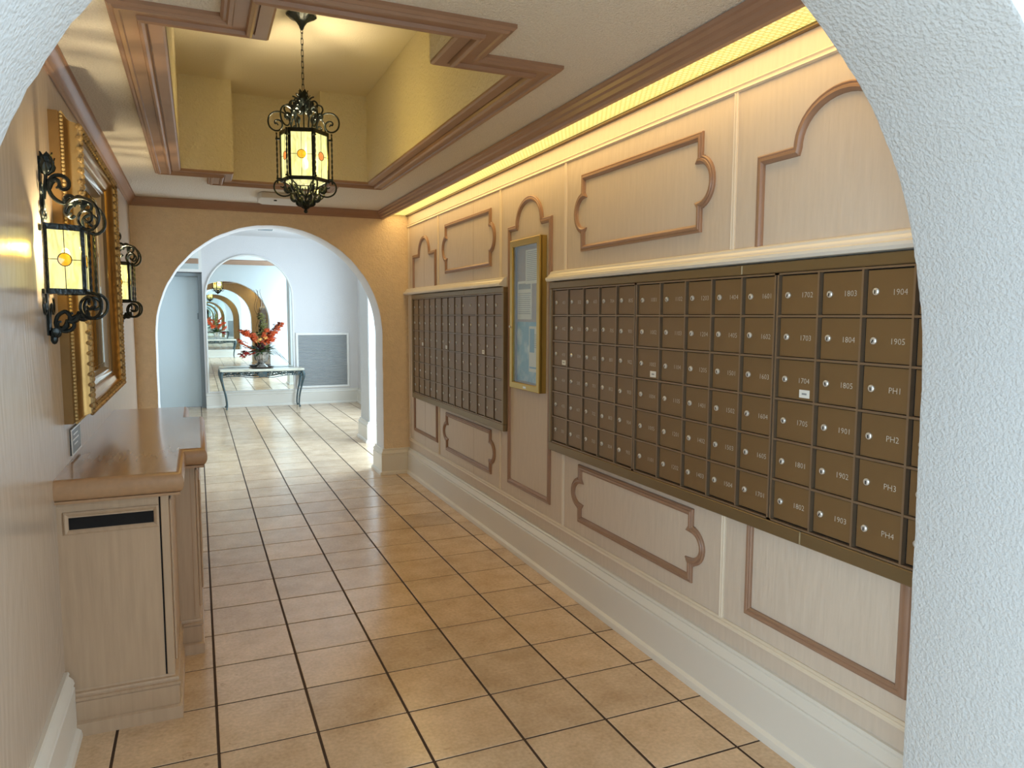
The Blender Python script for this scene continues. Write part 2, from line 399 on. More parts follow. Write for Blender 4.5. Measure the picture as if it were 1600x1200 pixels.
# ------------------------------------------------------------------ walls with arches
def arch_pts(n=56, jit=0.0, seed=0):
    out = []
    for i in range(n+1):
        a = pi - pi*i/n; r = AR
        if jit: r += jit*noise.noise(Vector((i*.45, seed, 0))) + jit*.7*noise.noise(Vector((i*1.4, seed+9, 0)))
        out.append((ACX+r*cos(a), ASZ+r*sin(a)))
    return out
def arch_wall(name, x0, x1, zt, ya, yb, mats, face_a, face_b, jit, outline=None):
    """front face at ya, back face at yb; material indices for each face, soffit index 0"""
    m = MB(); A = arch_pts(72, jit, ya); n = len(A)
    jl = []; K = 14
    for i in range(1, K):                         # stucco waver down the jambs too
        z = ASZ*i/K
        jl.append((ACX-AR+jit*noise.noise(Vector((z*9, 3, ya))), z))
    jr = [(ACX+AR+jit*noise.noise(Vector((z*9, 7, ya))), z) for (_, z) in reversed(jl)]
    inner = [(ACX-AR, -.02)] + jl + A + jr + [(ACX+AR, -.02)]
    if outline:
        sp = smoothpath([(x, 0, z) for x, z in outline], 5)
        inner = [(p.x+.55*jit*noise.noise(Vector((i*.8, 2, ya))), p.z+.55*jit*noise.noise(Vector((i*.8, 5, ya)))) for i, p in enumerate(sp)]
    poly = [(x0, -.02)] + inner + [(x1, -.02), (x1, zt), (x0, zt)]
    N = len(poly)
    m.add([(x, ya, z) for x, z in poly], [tuple(range(N))], face_a)
    m.add([(x, yb, z) for x, z in poly], [tuple(range(N))[::-1]], face_b)
    k = len(inner); e = .012                       # soft plastered arris
    def off(i):
        p = Vector(inner[i]); c = Vector((ACX, max(p.y, -1) if p.y < ASZ else ASZ)); d = (Vector((ACX, min(p.y, ASZ)))-p); d.normalize(); return d
    rows = []
    for (yy, dd) in ((ya, 0), (ya+.3*e, .0018), (ya+e, .0035), ((ya+yb)/2, .0035), (yb-e, .0035), (yb, 0)):
        rows.append([(inner[i][0]+off(i).x*dd, yy, inner[i][1]+off(i).y*dd) for i in range(k)])
    vs = [v for r in rows for v in r]; fs = []
    for r in range(len(rows)-1):
        for i in range(k-1): fs.append((r*k+i, r*k+i+1, (r+1)*k+i+1, (r+1)*k+i))
    m.add(vs, fs, 0)
    o = m.build(name, mats, None, smooth=50); return tag(o, kind='structure')
near = arch_wall('wall_near_arch', FX0, FX1, FZ, YN0, YN1, [M['stucco_w'], M['stucco_g']], 0, 1, .006,
    [(-.318, -.02), (-.318, .4), (-.318, .9), (-.318, 1.2), (-.312, 1.38), (-.288, 1.56), (-.230, 1.726), (-.175, 1.836), (-.116, 1.925), (-.01, 2.045), (.15, 2.160), (.36, 2.245), (.60, 2.280), (.84, 2.255), (1.0, 2.205), (1.139, 2.133), (1.241, 2.052), (1.327, 1.973), (1.379, 1.907), (1.425, 1.837), (1.463, 1.765), (1.497, 1.672), (1.520, 1.583), (1.539, 1.503), (1.551, 1.378), (1.556, 1.1), (1.560, .8), (1.562, .4), (1.565, -.02)])
end = arch_wall('wall_end_arch', FX0, FX1, FZ, YE0, YE1, [M['stucco_f'], M['stucco_g'], M['stucco_w']], 1, 2, .003)
tag(near, 'white stucco wall with the near round arch opening'); tag(end, 'golden tan stucco wall with the far round arch opening')

wl = tag(MB().box(XL-.12, XL, YN1, YE0, -.02, CZ+.02).build('wall_left', M['lpanel']), 'glossy pickled wood panel wall on the left', kind='structure')
wr = tag(MB().box(XR, XR+.12, YN1, YE0, -.02, CZ+.02).build('wall_right', M['panel']), 'pickled wood panelled wall behind the mailboxes', kind='structure')

# ------------------------------------------------------------------ ceiling with stepped tray
def tray(off):
    o = off
    return [(-.22+o, 2.55+o), (.10+o, 2.55+o), (.10+o, 2.26+o), (.99-o, 2.26+o), (.99-o, 2.55+o), (1.31-o, 2.55+o),
            (1.31-o, 5.44-o), (.99-o, 5.44-o), (.99-o, 5.73-o), (.10+o, 5.73-o), (.10+o, 5.44-o), (-.22+o, 5.44-o)]
def tray_exp(off):  # outline moved inward by off with correct sign on re-entrant corners
    base = tray(0); P = [Vector(p) for p in base]; out = []; n = len(P)
    for i in range(n):
        a = (P[i]-P[i-1]).normalized(); b = (P[(i+1) % n]-P[i]).normalized()
        na = Vector((-a.y, a.x)); nb = Vector((-b.y, b.x)); m = (na+nb).normalized(); m = m/m.dot(na); out.append(tuple(P[i]+m*off))
    return out
cm = bmesh.new()
outer = [cm.verts.new((x, y, CZ)) for x, y in ((XL, YN1), (XR, YN1), (XR, YE0), (XL, YE0))]
inner = [cm.verts.new((x, y, CZ)) for x, y in tray_exp(.10)]
es = [cm.edges.new((outer[i], outer[(i+1) % 4])) for i in range(4)] + [cm.edges.new((inner[i], inner[(i+1) % 12])) for i in range(12)]
bmesh.ops.triangle_fill(cm, use_beauty=True, use_dissolve=False, edges=es)
cme = bpy.data.meshes.new('ceiling'); cm.to_mesh(cme); cm.free(); cme.materials.append(M['ceil'])
ceiling = tag(put('ceiling', cme), 'textured beige corridor ceiling with a stepped tray recess', kind='structure')
RZ = 3.03; TI = tray_exp(.16)
rm = MB(); n = 12
rm.add([(x, y, CZ) for x, y in TI]+[(x, y, RZ) for x, y in TI], [(i, (i+1) % n, (i+1) % n+n, i+n) for i in range(n)], 0)
rm.build('tray_wall', M['recess'], ceiling)
MB().add([(x, y, RZ) for x, y in TI], [tuple(range(n))], 0).build('tray_top', M['recess_s'], ceiling)
# layered moulding round the tray
prof = [(0, CZ), (0, CZ-.012), (.008, CZ-.020), (.016, CZ-.018), (.022, CZ-.026), (.034, CZ-.026), (.038, CZ-.020), (.078, CZ-.018), (.082, CZ-.030), (.092, CZ-.034), (.100, CZ-.028), (.104, CZ-.010), (.108, CZ-.010),
        (.110, CZ-.016), (.150, CZ-.014), (.158, CZ-.008), (.160, CZ+.02)]
tm = MB().sweep(tray(0), prof, PLAN, closed=True).build('trim_1', M['mould'], smooth=30)
tag(tm, 'stepped rose-brown moulding round the ceiling tray', kind='structure')
# crowns
crown_p = [(0, CZ-.068), (.006, CZ-.070), (.010, CZ-.058), (.018, CZ-.054), (.024, CZ-.040), (.040, CZ-.018), (.046, CZ-.014), (.048, CZ-.006), (.056, CZ-.004), (.056, CZ), (0, CZ)]
c1 = MB().sweep([(1.58, YE0), (XL, YE0), (XL, YN1)], crown_p, lambda u, v, h: (u, v, h)).build('trim_2', M['brown'], smooth=30)
tag(c1, 'rose-brown crown moulding on left and end walls', kind='structure')
beam = [(1.538, CZ-.003), (1.540, CZ-.016), (1.548, CZ-.020), (1.552, CZ-.034), (1.562, CZ-.040), (1.566, CZ-.056), (1.578, CZ-.060), (1.584, CZ-.072), (1.604, CZ-.072), (1.604, CZ-.003)]
c2 = MB().prism(beam, 'y', YN1, YE0).build('trim_3', M['brown']); tag(c2, 'brown moulded edge of the light cove', kind='structure')
# cove light
cove = empty('cove_light', (1.70, (YN1+YE0)/2, CZ), 'long yellow-lit prismatic ceiling light strip above the mailboxes', 'light')
for a, b in ((YN1, 2.36), (2.365, 3.58), (3.585, 4.80), (4.805, 6.02), (6.025, YE0)):
    MB().box(1.604, 1.812, a, b, CZ-.022, CZ-.018).build('lens_panel', M['lens'], cove)
MB().box(1.808, 1.83, YN1, YE0, CZ-.032, CZ-.004).build('edge_angle', M['bronze_l'], cove)
area('fluorescent', (1.715, (YN1+YE0)/2, CZ-.026), (0, 0, 0), .17, YE0-YN1-.1, 9, (1, .64, .28))

# ------------------------------------------------------------------ right wall trim
XW = XR
def wallmap(u, v, h): return (XW-h, u, v)      # u = y, v = z, h = projection from the wall
def strip(name, pts, prof, m, closed=False, parent=wr, smooth=30):
    return MB().sweep(pts, prof, wallmap, closed=closed).build(name, m, parent, smooth=smooth)
MP = [(-.0165, 0), (-.0165, .008), (-.012, .012), (-.006, .010), (-.003, .014), (.005, .015), (.009, .010), (.0145, .007), (.0165, 0)]
BP = [(-.011, 0), (-.011, .005), (-.006, .009), (-.002, .006), (.002, .006), (.006, .009), (.011, .005), (.011, 0)]
def arc(cy, cz, ry, rz, a0, a1, n=12): return [(cy+ry*cos(radians(a0+(a1-a0)*i/n)), cz+rz*sin(radians(a0+(a1-a0)*i/n))) for i in range(n+1)]
def cartouche(ya, yb, z0, z1):
    zm = (z0+z1)/2; q = .088*(z1-z0)/.355; b = .075
    # anticlockwise in (y,z) seen with y to the right
    return [(ya, z0), (yb, z0), (yb, zm-q-.005), (yb-.004, zm-q)] + arc(yb-.004, zm, b+.004, q, -90, 90, 14) + [(yb, zm+q+.005), (yb, z1), (ya, z1), (ya, zm+q+.005), (ya+.004, zm+q)] \
        + arc(ya+.004, zm, b+.004, q, 90, 270, 14) + [(ya, zm-q-.005)]
for (ya, yb) in ((2.385, 3.325), (4.61, 5.56)):
    strip('cartouche_moulding', cartouche(ya, yb, 1.842, 2.195), MP, M['mould'], closed=True)
    strip('cartouche_moulding', cartouche(ya, yb, .425, .702), MP, M['mould'], closed=True)
def archframe(ya, yb, zb, zs, za, hw, closed=False):
    c = (ya+yb)/2
    p = [(yb, zb), (yb, zs), (c+hw+.004, zs), (c+hw, zs+.012)] + arc(c, zs+.012, hw, za-zs-.012, 6, 174, 18) + [(c-hw, zs+.012), (c-hw-.004, zs), (ya, zs), (ya, zb)]
    return p
strip('arch_moulding', archframe(1.36, 2.045, 1.735, 2.037, 2.19, .175), MP, M['mould'])
strip('arch_moulding', archframe(5.84, 6.50, 1.735, 2.02, 2.165, .155), MP, M['mould'])
strip('arch_moulding', archframe(3.695, 4.28, .433, 2.034, 2.185, .175), MP, M['mould'], closed=True)
strip('square_moulding', [(2.04, .76), (2.04, .42), (1.40, .42), (1.40, .76)], MP, M['mould'])
strip('square_moulding', [(6.50, .76), (6.50, .445), (5.825, .445), (5.825, .76)], MP, M['mould'])
for y in (2.185, 3.52, 4.43, 5.765, 6.665):
    strip('bead', [(y, .325), (y, 2.32)], BP, M['cream'])
RP = [(-.014, 0), (-.014, .006), (-.008, .012), (-.002, .008), (.004, .008), (.010, .012), (.014, .006), (.014, 0)]
strip('rail', [(YE0, 2.317), (YN1, 2.317)], RP, M['cream']); strip('rail', [(YE0, .325), (YN1, .325)], RP, M['cream'])
LP = [(0, 1.679), (.012, 1.680), (.046, 1.686), (.052, 1.696), (.050, 1.706), (.036, 1.712), (.034, 1.718), (.024, 1.728), (.022, 1.736), (.012, 1.742), (0, 1.744)]
for a, b in ((YE0, 4.335), (3.665, YN1)):
    l = MB().add([(XR-h, y, z) for y in (a, b) for h, z in LP], [(i, i+1, i+1+len(LP), i+len(LP)) for i in range(len(LP)-1)] + [tuple(range(len(LP))), tuple(range(len(LP), 2*len(LP)))])
    l.build('ledge', M['basep'], wr, smooth=30)
# panel seams in the plywood
for y in (4.95, 6.18):
    MB().box(XR-.0006, XR+.001, y-.001, y+.001, .34, 2.30).build('panel_seam', M['mould'], wr)

# ------------------------------------------------------------------ baseboards
BB = [(0, .245), (.012, .245), (.016, .236), (.013, .228), (.026, .214), (.030, .200), (.024, .190), (.030, .184), (.030, .036), (.034, .034), (.044, .026), (.047, .012), (.047, 0), (0, 0)]
def base(name, path, m=M['basep']):
    return tag(MB().sweep(path, BB, PLAN).build(name, m, smooth=30), 'white profiled baseboard', kind='structure')
JL, JR = ACX-AR, ACX+AR
base('baseboard_right', [(JR, YN0), (JR, YN1), (XR, YN1), (XR, YE0), (JR, YE0), (JR, YE1), (FX1, YE1), (FX1, 8.46), (1.82, 8.46), (1.82, 8.92), (FX1, 8.92), (FX1, YF), (.10, YF)])
base('baseboard_left', [(JL, YN1), (JL, YN0)][::-1][::-1] and [(XL, 2.875), (XL, YN1), (JL, YN1), (JL, YN0)])
base('baseboard_end', [(JL, YE1), (JL, YE0), (XL, YE0), (XL, 4.93)])
base('baseboard_foyer', [(-.93, YF), (FX0, YF), (FX0, YE1), (JL, YE1)])
base('baseboard_lobby', [(JL, YN0), (FX0, YN0), (FX0, YB), (FX1, YB), (FX1, YN0), (JR, YN0)])

# ------------------------------------------------------------------ foyer and rear lobby shell
def wall_y(name, y, t, rects, holes_to_floor, m, z1=FZ):
    pass
# far wall with door recess
fw = MB()
poly = [(FX0, -.02), (-.93, -.02), (-.93, 2.16), (.095, 2.16), (.095, -.02), (FX1, -.02), (FX1, FZ), (FX0, FZ)]
fw.prism(poly, 'y', YF, YF+.12)
fwo = tag(fw.build('wall_foyer_end', M['stucco_f']), 'pale plaster foyer wall behind the console table', kind='structure')
tag(MB().box(-.93, .095, YF+.12, YF+.30, 2.16, 2.3).box(-1.05, -.93, YF+.12, YF+.4, -.02, 2.3).box(.095, .2, YF+.12, YF+.4, -.02, 2.3).build('wall_door_recess', M['stucco_f']), kind='structure')
d = tag(MB().box(-.89, .035, YF+.27, YF+.31, .005, 2.10).build('door_1', M['door'], bevel=.003), 'pale blue-grey door in the foyer', kind='structure')
fr = MB().box(.035, .093, YF+.10, YF+.33, 0, 2.15).box(-.93, -.89, YF+.10, YF+.33, 0, 2.15).box(-.89, .035, YF+.10, YF+.33, 2.10, 2.15)
fr.build('door_frame', M['grey'], d)
MB().tube([(-.80, YF+.27, 1.0), (-.80, YF+.21, 1.0), (-.70, YF+.21, 1.0)], .009, 8).build('door_handle', M['chrome'], d, smooth=True)
MB().box(.012, .030, YF+.262, YF+.272, 1.42, 1.52).build('hinge', M['grey'], d)
# transom mirror over the door
tr = empty('transom_mirror', (-.44, YF, 2.2), 'rectangular mirror panel above the pale blue door', 'mirror')
MB().box(-.93, .055, YF-.014, YF-.004, 2.205, 2.70).build('glass', M['mirror'], tr)
MB().box(-.95, .10, YF-.02, YF, 2.165, 2.205).box(.055, .10, YF-.02, YF, 2.205, 2.72).box(-.95, -.93, YF-.02, YF, 2.205, 2.72).build('frame', M['white'], tr)
# side walls with windows
def side_wall(name, x, t, ya, yb, wins, num):
    """x: inner face, t thickness outward sign; wins [(y0,y1,z0,z1)]"""
    m = MB(); xs = sorted((x, x+t)); cuts = [ya]
    y = ya
    for (a, b, z0, z1) in wins:
        m.box(xs[0], xs[1], y, a, -.02, FZ); m.box(xs[0], xs[1], a, b, -.02, z0); m.box(xs[0], xs[1], a, b, z1, FZ); y = b
    m.box(xs[0], xs[1], y, yb, -.02, FZ)
    w_ = tag(m.build(name, M['stucco_f']), kind='structure')
    for k, (a, b, z0, z1) in enumerate(wins):
        xm = x+t*.5; f = .045
        wn = MB().box(xm-.02, xm+.02, a, b, z0, z0+f).box(xm-.02, xm+.02, a, b, z1-f, z1).box(xm-.02, xm+.02, a, a+f, z0+f, z1-f).box(xm-.02, xm+.02, b-f, b, z0+f, z1-f)
        wn.box(xm-.015, xm+.015, (a+b)/2-.02, (a+b)/2+.02, z0+f, z1-f)
        wo = tag(wn.build('window_%d' % (num+k), M['white']), 'white framed lobby window', kind='structure')
        MB().box(xm-.003, xm+.003, a+f, (a+b)/2-.02, z0+f, z1-f).box(xm-.003, xm+.003, (a+b)/2+.02, b-f, z0+f, z1-f).build('pane', M['wpane'], wo)
side_wall('wall_foyer_right', FX1, .14, YE1, YF, [(7.15, 8.30, .10, 2.45), (9.2, 11.6, .30, 2.45)], 1)
side_wall('wall_foyer_left', FX0, -.12, YE1, YF, [], 3)
side_wall('wall_lobby_right', FX1, .14, YB, YN0, [(-2.15, .25, .10, 2.45)], 3)
side_wall('wall_lobby_left', FX0, -.14, YB, YN0, [(-2.15, .25, .10, 2.45)], 4)
tag(MB().box(FX0, FX1, YB-.12, YB, -.02, FZ).build('wall_lobby_back', M['stucco_f']), kind='structure')
tag(MB().box(FX0, FX1, YE1, YF+.6, FZ, FZ+.1).build('ceiling_foyer', M['stucco_f']), kind='structure')
tag(MB().box(FX0, FX1, YB, YN0, FZ, FZ+.1).build('ceiling_lobby', M['stucco_f']), kind='structure')
tag(MB().box(1.82, FX1, 8.46, 8.92, -.02, FZ).build('wall_foyer_pier', M['stucco_w'], bevel=.01), 'white stucco pier beyond the far arch', kind='structure')
cp = [(0, FZ-.11), (.012, FZ-.11), (.03, FZ-.07), (.07, FZ-.03), (.09, FZ-.02), (.09, FZ), (0, FZ)]
tag(MB().sweep([(FX0, YE1), (FX1, YE1)], [(o, h) for o, h in cp], PLAN).build('trim_4', M['brown'], smooth=30), kind='structure')
tag(MB().sweep([(FX1, YN0), (FX0, YN0)], [(o, h) for o, h in cp], PLAN).build('trim_5', M['brown'], smooth=30), kind='structure')
v = empty('ceiling_vent', (.97, 11.4, FZ), 'small slotted vent in the white foyer ceiling beyond the arch', 'vent')
MB().box(.85, 1.09, 11.3, 11.5, FZ-.012, FZ).build('frame', M['white'], v, bevel=.003)
for k in range(5): MB().box(.87, 1.07, 11.32+k*.034, 11.338+k*.034, FZ-.018, FZ-.012).build('slat', M['grey'], v)

# ------------------------------------------------------------------ arched wall mirrors
def arched_mirror(loc_y, face, label):
    cx, hw, z0, zs = .80, .652, .262, 1.785
    root = empty('arched_mirror', (cx, loc_y, z0), label, 'mirror')
    sgn = -1 if face < 0 else 1
    pts = [(cx-hw, z0)] + [(cx+hw*cos(pi-pi*i/36), zs+hw*sin(pi-pi*i/36)) for i in range(37)] + [(cx+hw, z0)]
    g = MB(); N = len(pts); ya = loc_y+sgn*.004; yb = loc_y+sgn*.012
    g.add([(x, ya, z) for x, z in pts]+[(x, yb, z) for x, z in pts], [tuple(range(N)), tuple(range(N, 2*N))]+[(i, (i+1) % N, (i+1) % N+N, i+N) for i in range(N)])
    g.build('glass', M['mirror'], root)
    MB().sweep(pts, [(-.004, .010), (-.004, .018), (.004, .026), (.016, .026), (.024, .014), (.024, 0)], lambda u, v, h: (u, loc_y+sgn*h, v), closed=True).build('frame', M['white'], root, smooth=30)
    return root
arched_mirror(YF, -1, 'tall arched wall mirror behind the console table beyond the far arch')
arched_mirror(YB, 1, 'arched wall mirror on the rear lobby wall, seen only in reflection')

# ------------------------------------------------------------------ return-air grille
gr = empty('return_air_grille', (1.94, YF, .26), 'large square grey louvred return-air grille right of the console table', 'grille')
MB().sweep([(1.50, .272), (2.38, .272), (2.38, 1.198), (1.50, 1.198)], [(0, 0), (0, .02), (.008, .024), (.034, .020), (.040, .010), (.040, 0)], lambda u, v, h: (u, YF-h, v), closed=True).build('frame', M['white'], gr, smooth=30)
MB().box(1.53, 2.35, YF-.004, YF-.001, .30, 1.17).build('backing', M['grey'], gr)
sl = MB().add([(-.405, -.016, -.006), (.405, -.016, -.006), (.405, -.003, .008), (-.405, -.003, .008), (-.405, -.018, -.003), (.405, -.018, -.003), (.405, -.005, .011), (-.405, -.005, .011)],
              [(0, 1, 2, 3), (7, 6, 5, 4), (0, 4, 5, 1), (1, 5, 6, 2), (2, 6, 7, 3), (3, 7, 4, 0)]).mesh('slat', M['louvre'])
for k in range(35): put('slat', sl, gr, (0, 0, .05+.0249*k))

# ------------------------------------------------------------------ mailbox banks
ROWZ = [1.638-.1388*k for k in range(7)]
lockm = MB()
NL = 12
lockm.add([(0, .0105*cos(2*pi*j/NL), .0105*sin(2*pi*j/NL)) for j in range(NL)] + [(-.004, .0105*cos(2*pi*j/NL), .0105*sin(2*pi*j/NL)) for j in range(NL)] + [(-.006, .0075*cos(2*pi*j/NL), .0075*sin(2*pi*j/NL)) for j in range(NL)],
          [(j, (j+1) % NL, (j+1) % NL+NL, j+NL) for j in range(NL)] + [(j+NL, (j+1) % NL+NL, (j+1) % NL+2*NL, j+2*NL) for j in range(NL)] + [tuple(range(2*NL, 3*NL))], 0)
lockm.box(-.0068, -.0058, -.0016, .0016, -.0065, .0035, 1)
lock_me = lockm.mesh('lock', [M['chrome'], M['black']])
num_cache = {}
def number_mesh(txt, size=.025, m=None, ax='x'):
    k = (txt, size)
    if k in num_cache: return num_cache[k]
    cu = bpy.data.curves.new('number', 'FONT'); cu.body = txt; cu.size = size; cu.align_x = 'CENTER'; cu.align_y = 'CENTER'; cu.resolution_u = 2; cu.offset = -.00035
    to = bpy.data.objects.new('number', cu); COL.objects.link(to)
    bpy.context.view_layer.update()
    me = bpy.data.meshes.new_from_object(to.evaluated_get(bpy.context.evaluated_depsgraph_get()))
    bpy.data.objects.remove(to); bpy.data.curves.remove(cu)
    # text x -> world -y, text y -> world z, facing -x
    me.transform(Matrix(((0, 0, -1, 0), (-1, 0, 0, 0), (0, 1, 0, 0), (0, 0, 0, 1))))
    me.materials.clear(); me.materials.append(m or M['number']); me.name = 'number'; num_cache[k] = me; return me
def door_mesh(w_, h_):
    return MB().box(-.004, 0, -w_/2, w_/2, -h_/2, h_/2).mesh('mailbox_door', M['bronze'], bevel=.0012)
dcache = {}
XF = XR-.040            # front plane of the trim
def mailbox_bank(y_hi, y_lo, cols_edges, labels, stickers, wide, label, joints_top, joints_bot):
    """cols_edges: list of modules, each list of y edges from far (large y) to near"""
    root = empty('mailbox_bank', (XR, (y_hi+y_lo)/2, .755), label, 'mailboxes', 'bronze mailbox banks on the right wall')
    MB().box(XF+.020, XR, y_lo+.004, y_hi-.004, .760, 1.672).build('case', M['black'], root)
    # outer trim
    def band(name, cuts, z0, z1):
        for a, b in zip(cuts[:-1], cuts[1:]): MB().box(XF-.002, XR, b+.0002, a-.0002, z0, z1).build(name, M['bronze_l'], root, bevel=.003)
    band('top_trim', [y_hi]+joints_top+[y_lo], ROWZ[0]+.006, 1.679)
    band('bottom_trim', [y_hi]+joints_bot+[y_lo], .752, ROWZ[6]-.008)
    MB().box(XF-.002, XR, y_hi-.030, y_hi, ROWZ[6]-.008, ROWZ[0]+.006).build('side_trim', M['bronze_l'], root, bevel=.003)
    if y_lo > 1.3: MB().box(XF-.002, XR, y_lo, y_lo+.030, ROWZ[6]-.008, ROWZ[0]+.006).build('side_trim', M['bronze_l'], root, bevel=.003)
    ci = 0
    for mod in cols_edges:
        a, b = mod[0], mod[-1]
        # module frame and dividers
        fm = MB()
        fm.box(XF+.002, XF+.020, a-.007, a, ROWZ[6]-.006, ROWZ[0]+.004).box(XF+.002, XF+.020, b, b+.007, ROWZ[6]-.006, ROWZ[0]+.004)
        fm.box(XF+.002, XF+.020, b, a, ROWZ[0]-.002, ROWZ[0]+.004).box(XF+.002, XF+.020, b, a, ROWZ[6]-.006, ROWZ[6])
        fm.build('module_frame', M['bronze_d'], root)
        for z in ROWZ[1:6]: MB().box(XF+.004, XF+.020, b+.007, a-.007, z-.0035, z+.0035).build('divider', M['bronze_d'], root)
        for yy in mod[1:-1]:
            segs = [(ROWZ[6], ROWZ[0])]
            if wide and any(abs(yy-wd) < .02 for wd in wide): segs = [(ROWZ[6], ROWZ[1])]
            for z0, z1 in segs: MB().box(XF+.003, XF+.020, yy-.0035, yy+.0035, z0, z1).build('divider', M['bronze_d'], root)
        for c in range(len(mod)-1):
            for r in range(6):
                yh, yl = mod[c], mod[c+1]
                is_wide = bool(wide) and r == 0 and any(abs(yl-wd) < .02 for wd in wide)
                skip = bool(wide) and r == 0 and any(abs(yh-wd) < .02 for wd in wide)
                if skip: continue
                if is_wide: yl = mod[c+2]
                wd_ = yh-yl-.0185; hh = .1388-.011
                k = (round(wd_, 3), round(hh, 3))
                if k not in dcache: dcache[k] = door_mesh(wd_, hh)
                cy = (yh+yl)/2-.0042; cz = (ROWZ[r]+ROWZ[r+1])/2
                dr = put('mailbox_door', dcache[k], root, (XF+.0135-XR, cy-root.location.y, cz-root.location.z))
                pit = mod[c]-mod[c+1]
                for ly in ([pit*.27] if not is_wide else [pit*.77, -pit*.2]):
                    lk = put('lock', lock_me, dr, (-.004, ly, random.uniform(-.002, .002))); lk.rotation_euler = (random.uniform(-.5, .5), 0, 0)
                    lk.scale = (1, .78+.3*random.random(), .78+.3*random.random()) if not labels else (1, 1, 1)
                if labels:
                    put('number', number_mesh(labels[ci][r]), dr, (-.0044, -pit*.19, -.002))
                if (ci, r) in stickers:
                    s_ = MB().box(-.0052, -.0042, -.022, .022, -.013, .013).mesh('sticker', M['paper'], bevel=.0004)
                    so = put('sticker', s_, dr, (0, -pit*.22, -.043)); so['label'] = 'small white sticker'
                    MB().box(-.0056, -.0053, -.010, .010, -.003, .003).build('sticker_print', M['inkg'], so, world=False)
            ci += 1
    return root
def edges(a, b, n): return [a+(b-a)*i/n for i in range(n+1)]
nums = []
for fl in list(range(4, 13)) + list(range(14, 20)): nums += ['%d%02d' % (fl, u) for u in range(1, 6) if (fl, u) != (15, 5)]
nums += ['PH%d' % i for i in range(1, 11)]
lab = [nums[i*6:(i+1)*6] for i in range(14)]
m1 = [3.605, 3.425, 3.258, 3.100, 2.940, 2.778]; m2 = [2.772, 2.590, 2.417, 2.255, 2.088, 1.918]; m3 = [1.912, 1.736, 1.570, 1.400, 1.222]
mailbox_bank(3.632, 1.205, [m1, m2, m3], lab, {(0, 2), (5, 2), (10, 2)}, None, 'nearer bronze mailbox bank with white engraved unit numbers, right wall', [2.084], [1.765])
f1 = edges(6.42, 5.605, 5); f2 = edges(5.598, 4.797, 5); f3 = edges(4.790, 4.318, 3)
mailbox_bank(6.452, 4.288, [f1, f2, f3], None, {(1, 2), (5, 2), (10, 2)}, [f2[4]], 'farther bronze mailbox bank beside the far arch, right wall', [5.03], [])

# ------------------------------------------------------------------ notice case
nc = empty('notice_case', (XR, 3.965, 1.05), 'tall narrow brass-framed glass notice case between the mailbox banks', 'notice board')
y0, y1, z0, z1 = 3.752, 4.178, 1.052, 1.951
MB().box(XR-.038, XR, y0+.006, y1-.006, z0+.006, z1-.006).build('case', M['brass'], nc) if False else None
bx = MB().box(XR-.034, XR, y0, y0+.012, z0, z1).box(XR-.034, XR, y1-.012, y1, z0, z1).box(XR-.034, XR, y0+.012, y1-.012, z0, z0+.012).box(XR-.034, XR, y0+.012, y1-.012, z1-.012, z1)
bx.build('side_wall', M['brass'], nc)
MB().sweep([(y0, z0), (y1, z0), (y1, z1), (y0, z1)], [(0, .030), (0, .043), (.003, .046), (.036, .046), (.040, .042), (.040, .030)], wallmap, closed=True).build('door_frame', M['brass'], nc)
MB().box(XR-.010, XR-.004, y0+.012, y1-.012, z0+.012, z1-.012).build('backing', M['pin'], nc)
MB().box(XR-.038, XR-.036, y0+.038, y1-.038, z0+.038, z1-.038).build('glass', M['pane'], nc)
MB().tube([(XR-.046, y1-.018, 1.43), (XR-.056, y1-.018, 1.43)], .007, 10).build('lock', M['chrome'], nc)
MB().box(XR-.0475, XR-.046, 3.93, 3.97, z0+.012, z0+.024).build('maker_plate', M['chrome'], nc)
def sheet(name, label, ya, yb, za, zb, m, off, lines=(), extra=()):
    o = MB().box(XR-.0112-off, XR-.0102-off, ya, yb, za, zb).build(name, m); tag(o, label, 'notice', 'notices pinned in the brass case')
    x = XR-.0112-off
    if lines:
        l = MB()
        for z in lines:
            l.box(x-.0004, x, ya+.012+random.uniform(0, .012), yb-.012, z-.0022, z+.0022)
        l.build('print', M['inkg'], o)
    for (nm, a, b, c, d_, mm) in extra:
        MB().box(x-.0005, x, a, b, c, d_).build(nm, mm, o)
    return o
def rng(a, b, s):
    o = []; 
    while a > b: o.append(a); a -= s
    return o
sheet('notice_sheet', 'white typed notice sheet, topmost in the brass case', 3.80, 4.01, 1.685, 1.885, M['paper'], .003, rng(1.872, 1.70, .011))
sheet('notice_sheet', 'white notice with a grey heading band, left side of the case', 3.93, 4.135, 1.475, 1.705, M['paper'], 0, rng(1.63, 1.50, .012), [('heading', 3.945, 4.12, 1.655, 1.69, M['inkg'])])
sheet('poster', 'pale blue printed poster, bottom of the brass case', 3.795, 4.138, 1.10, 1.46, M['blue'], 0, (), [('photo_face', 3.87, 3.95, 1.25, 1.36, M['paper'])])
sheet('notice_sheet', 'white flyer with blue panels, bottom right of the case', 3.793, 3.955, 1.165, 1.435, M['paper'], .004, rng(1.385, 1.31, .012),
      [('blue_panel', 3.88, 3.945, 1.28, 1.42, M['blue2']), ('blue_band', 3.80, 3.945, 1.185, 1.195, M['blue2']), ('dark_square', 3.815, 3.845, 1.395, 1.42, M['inkg'])])

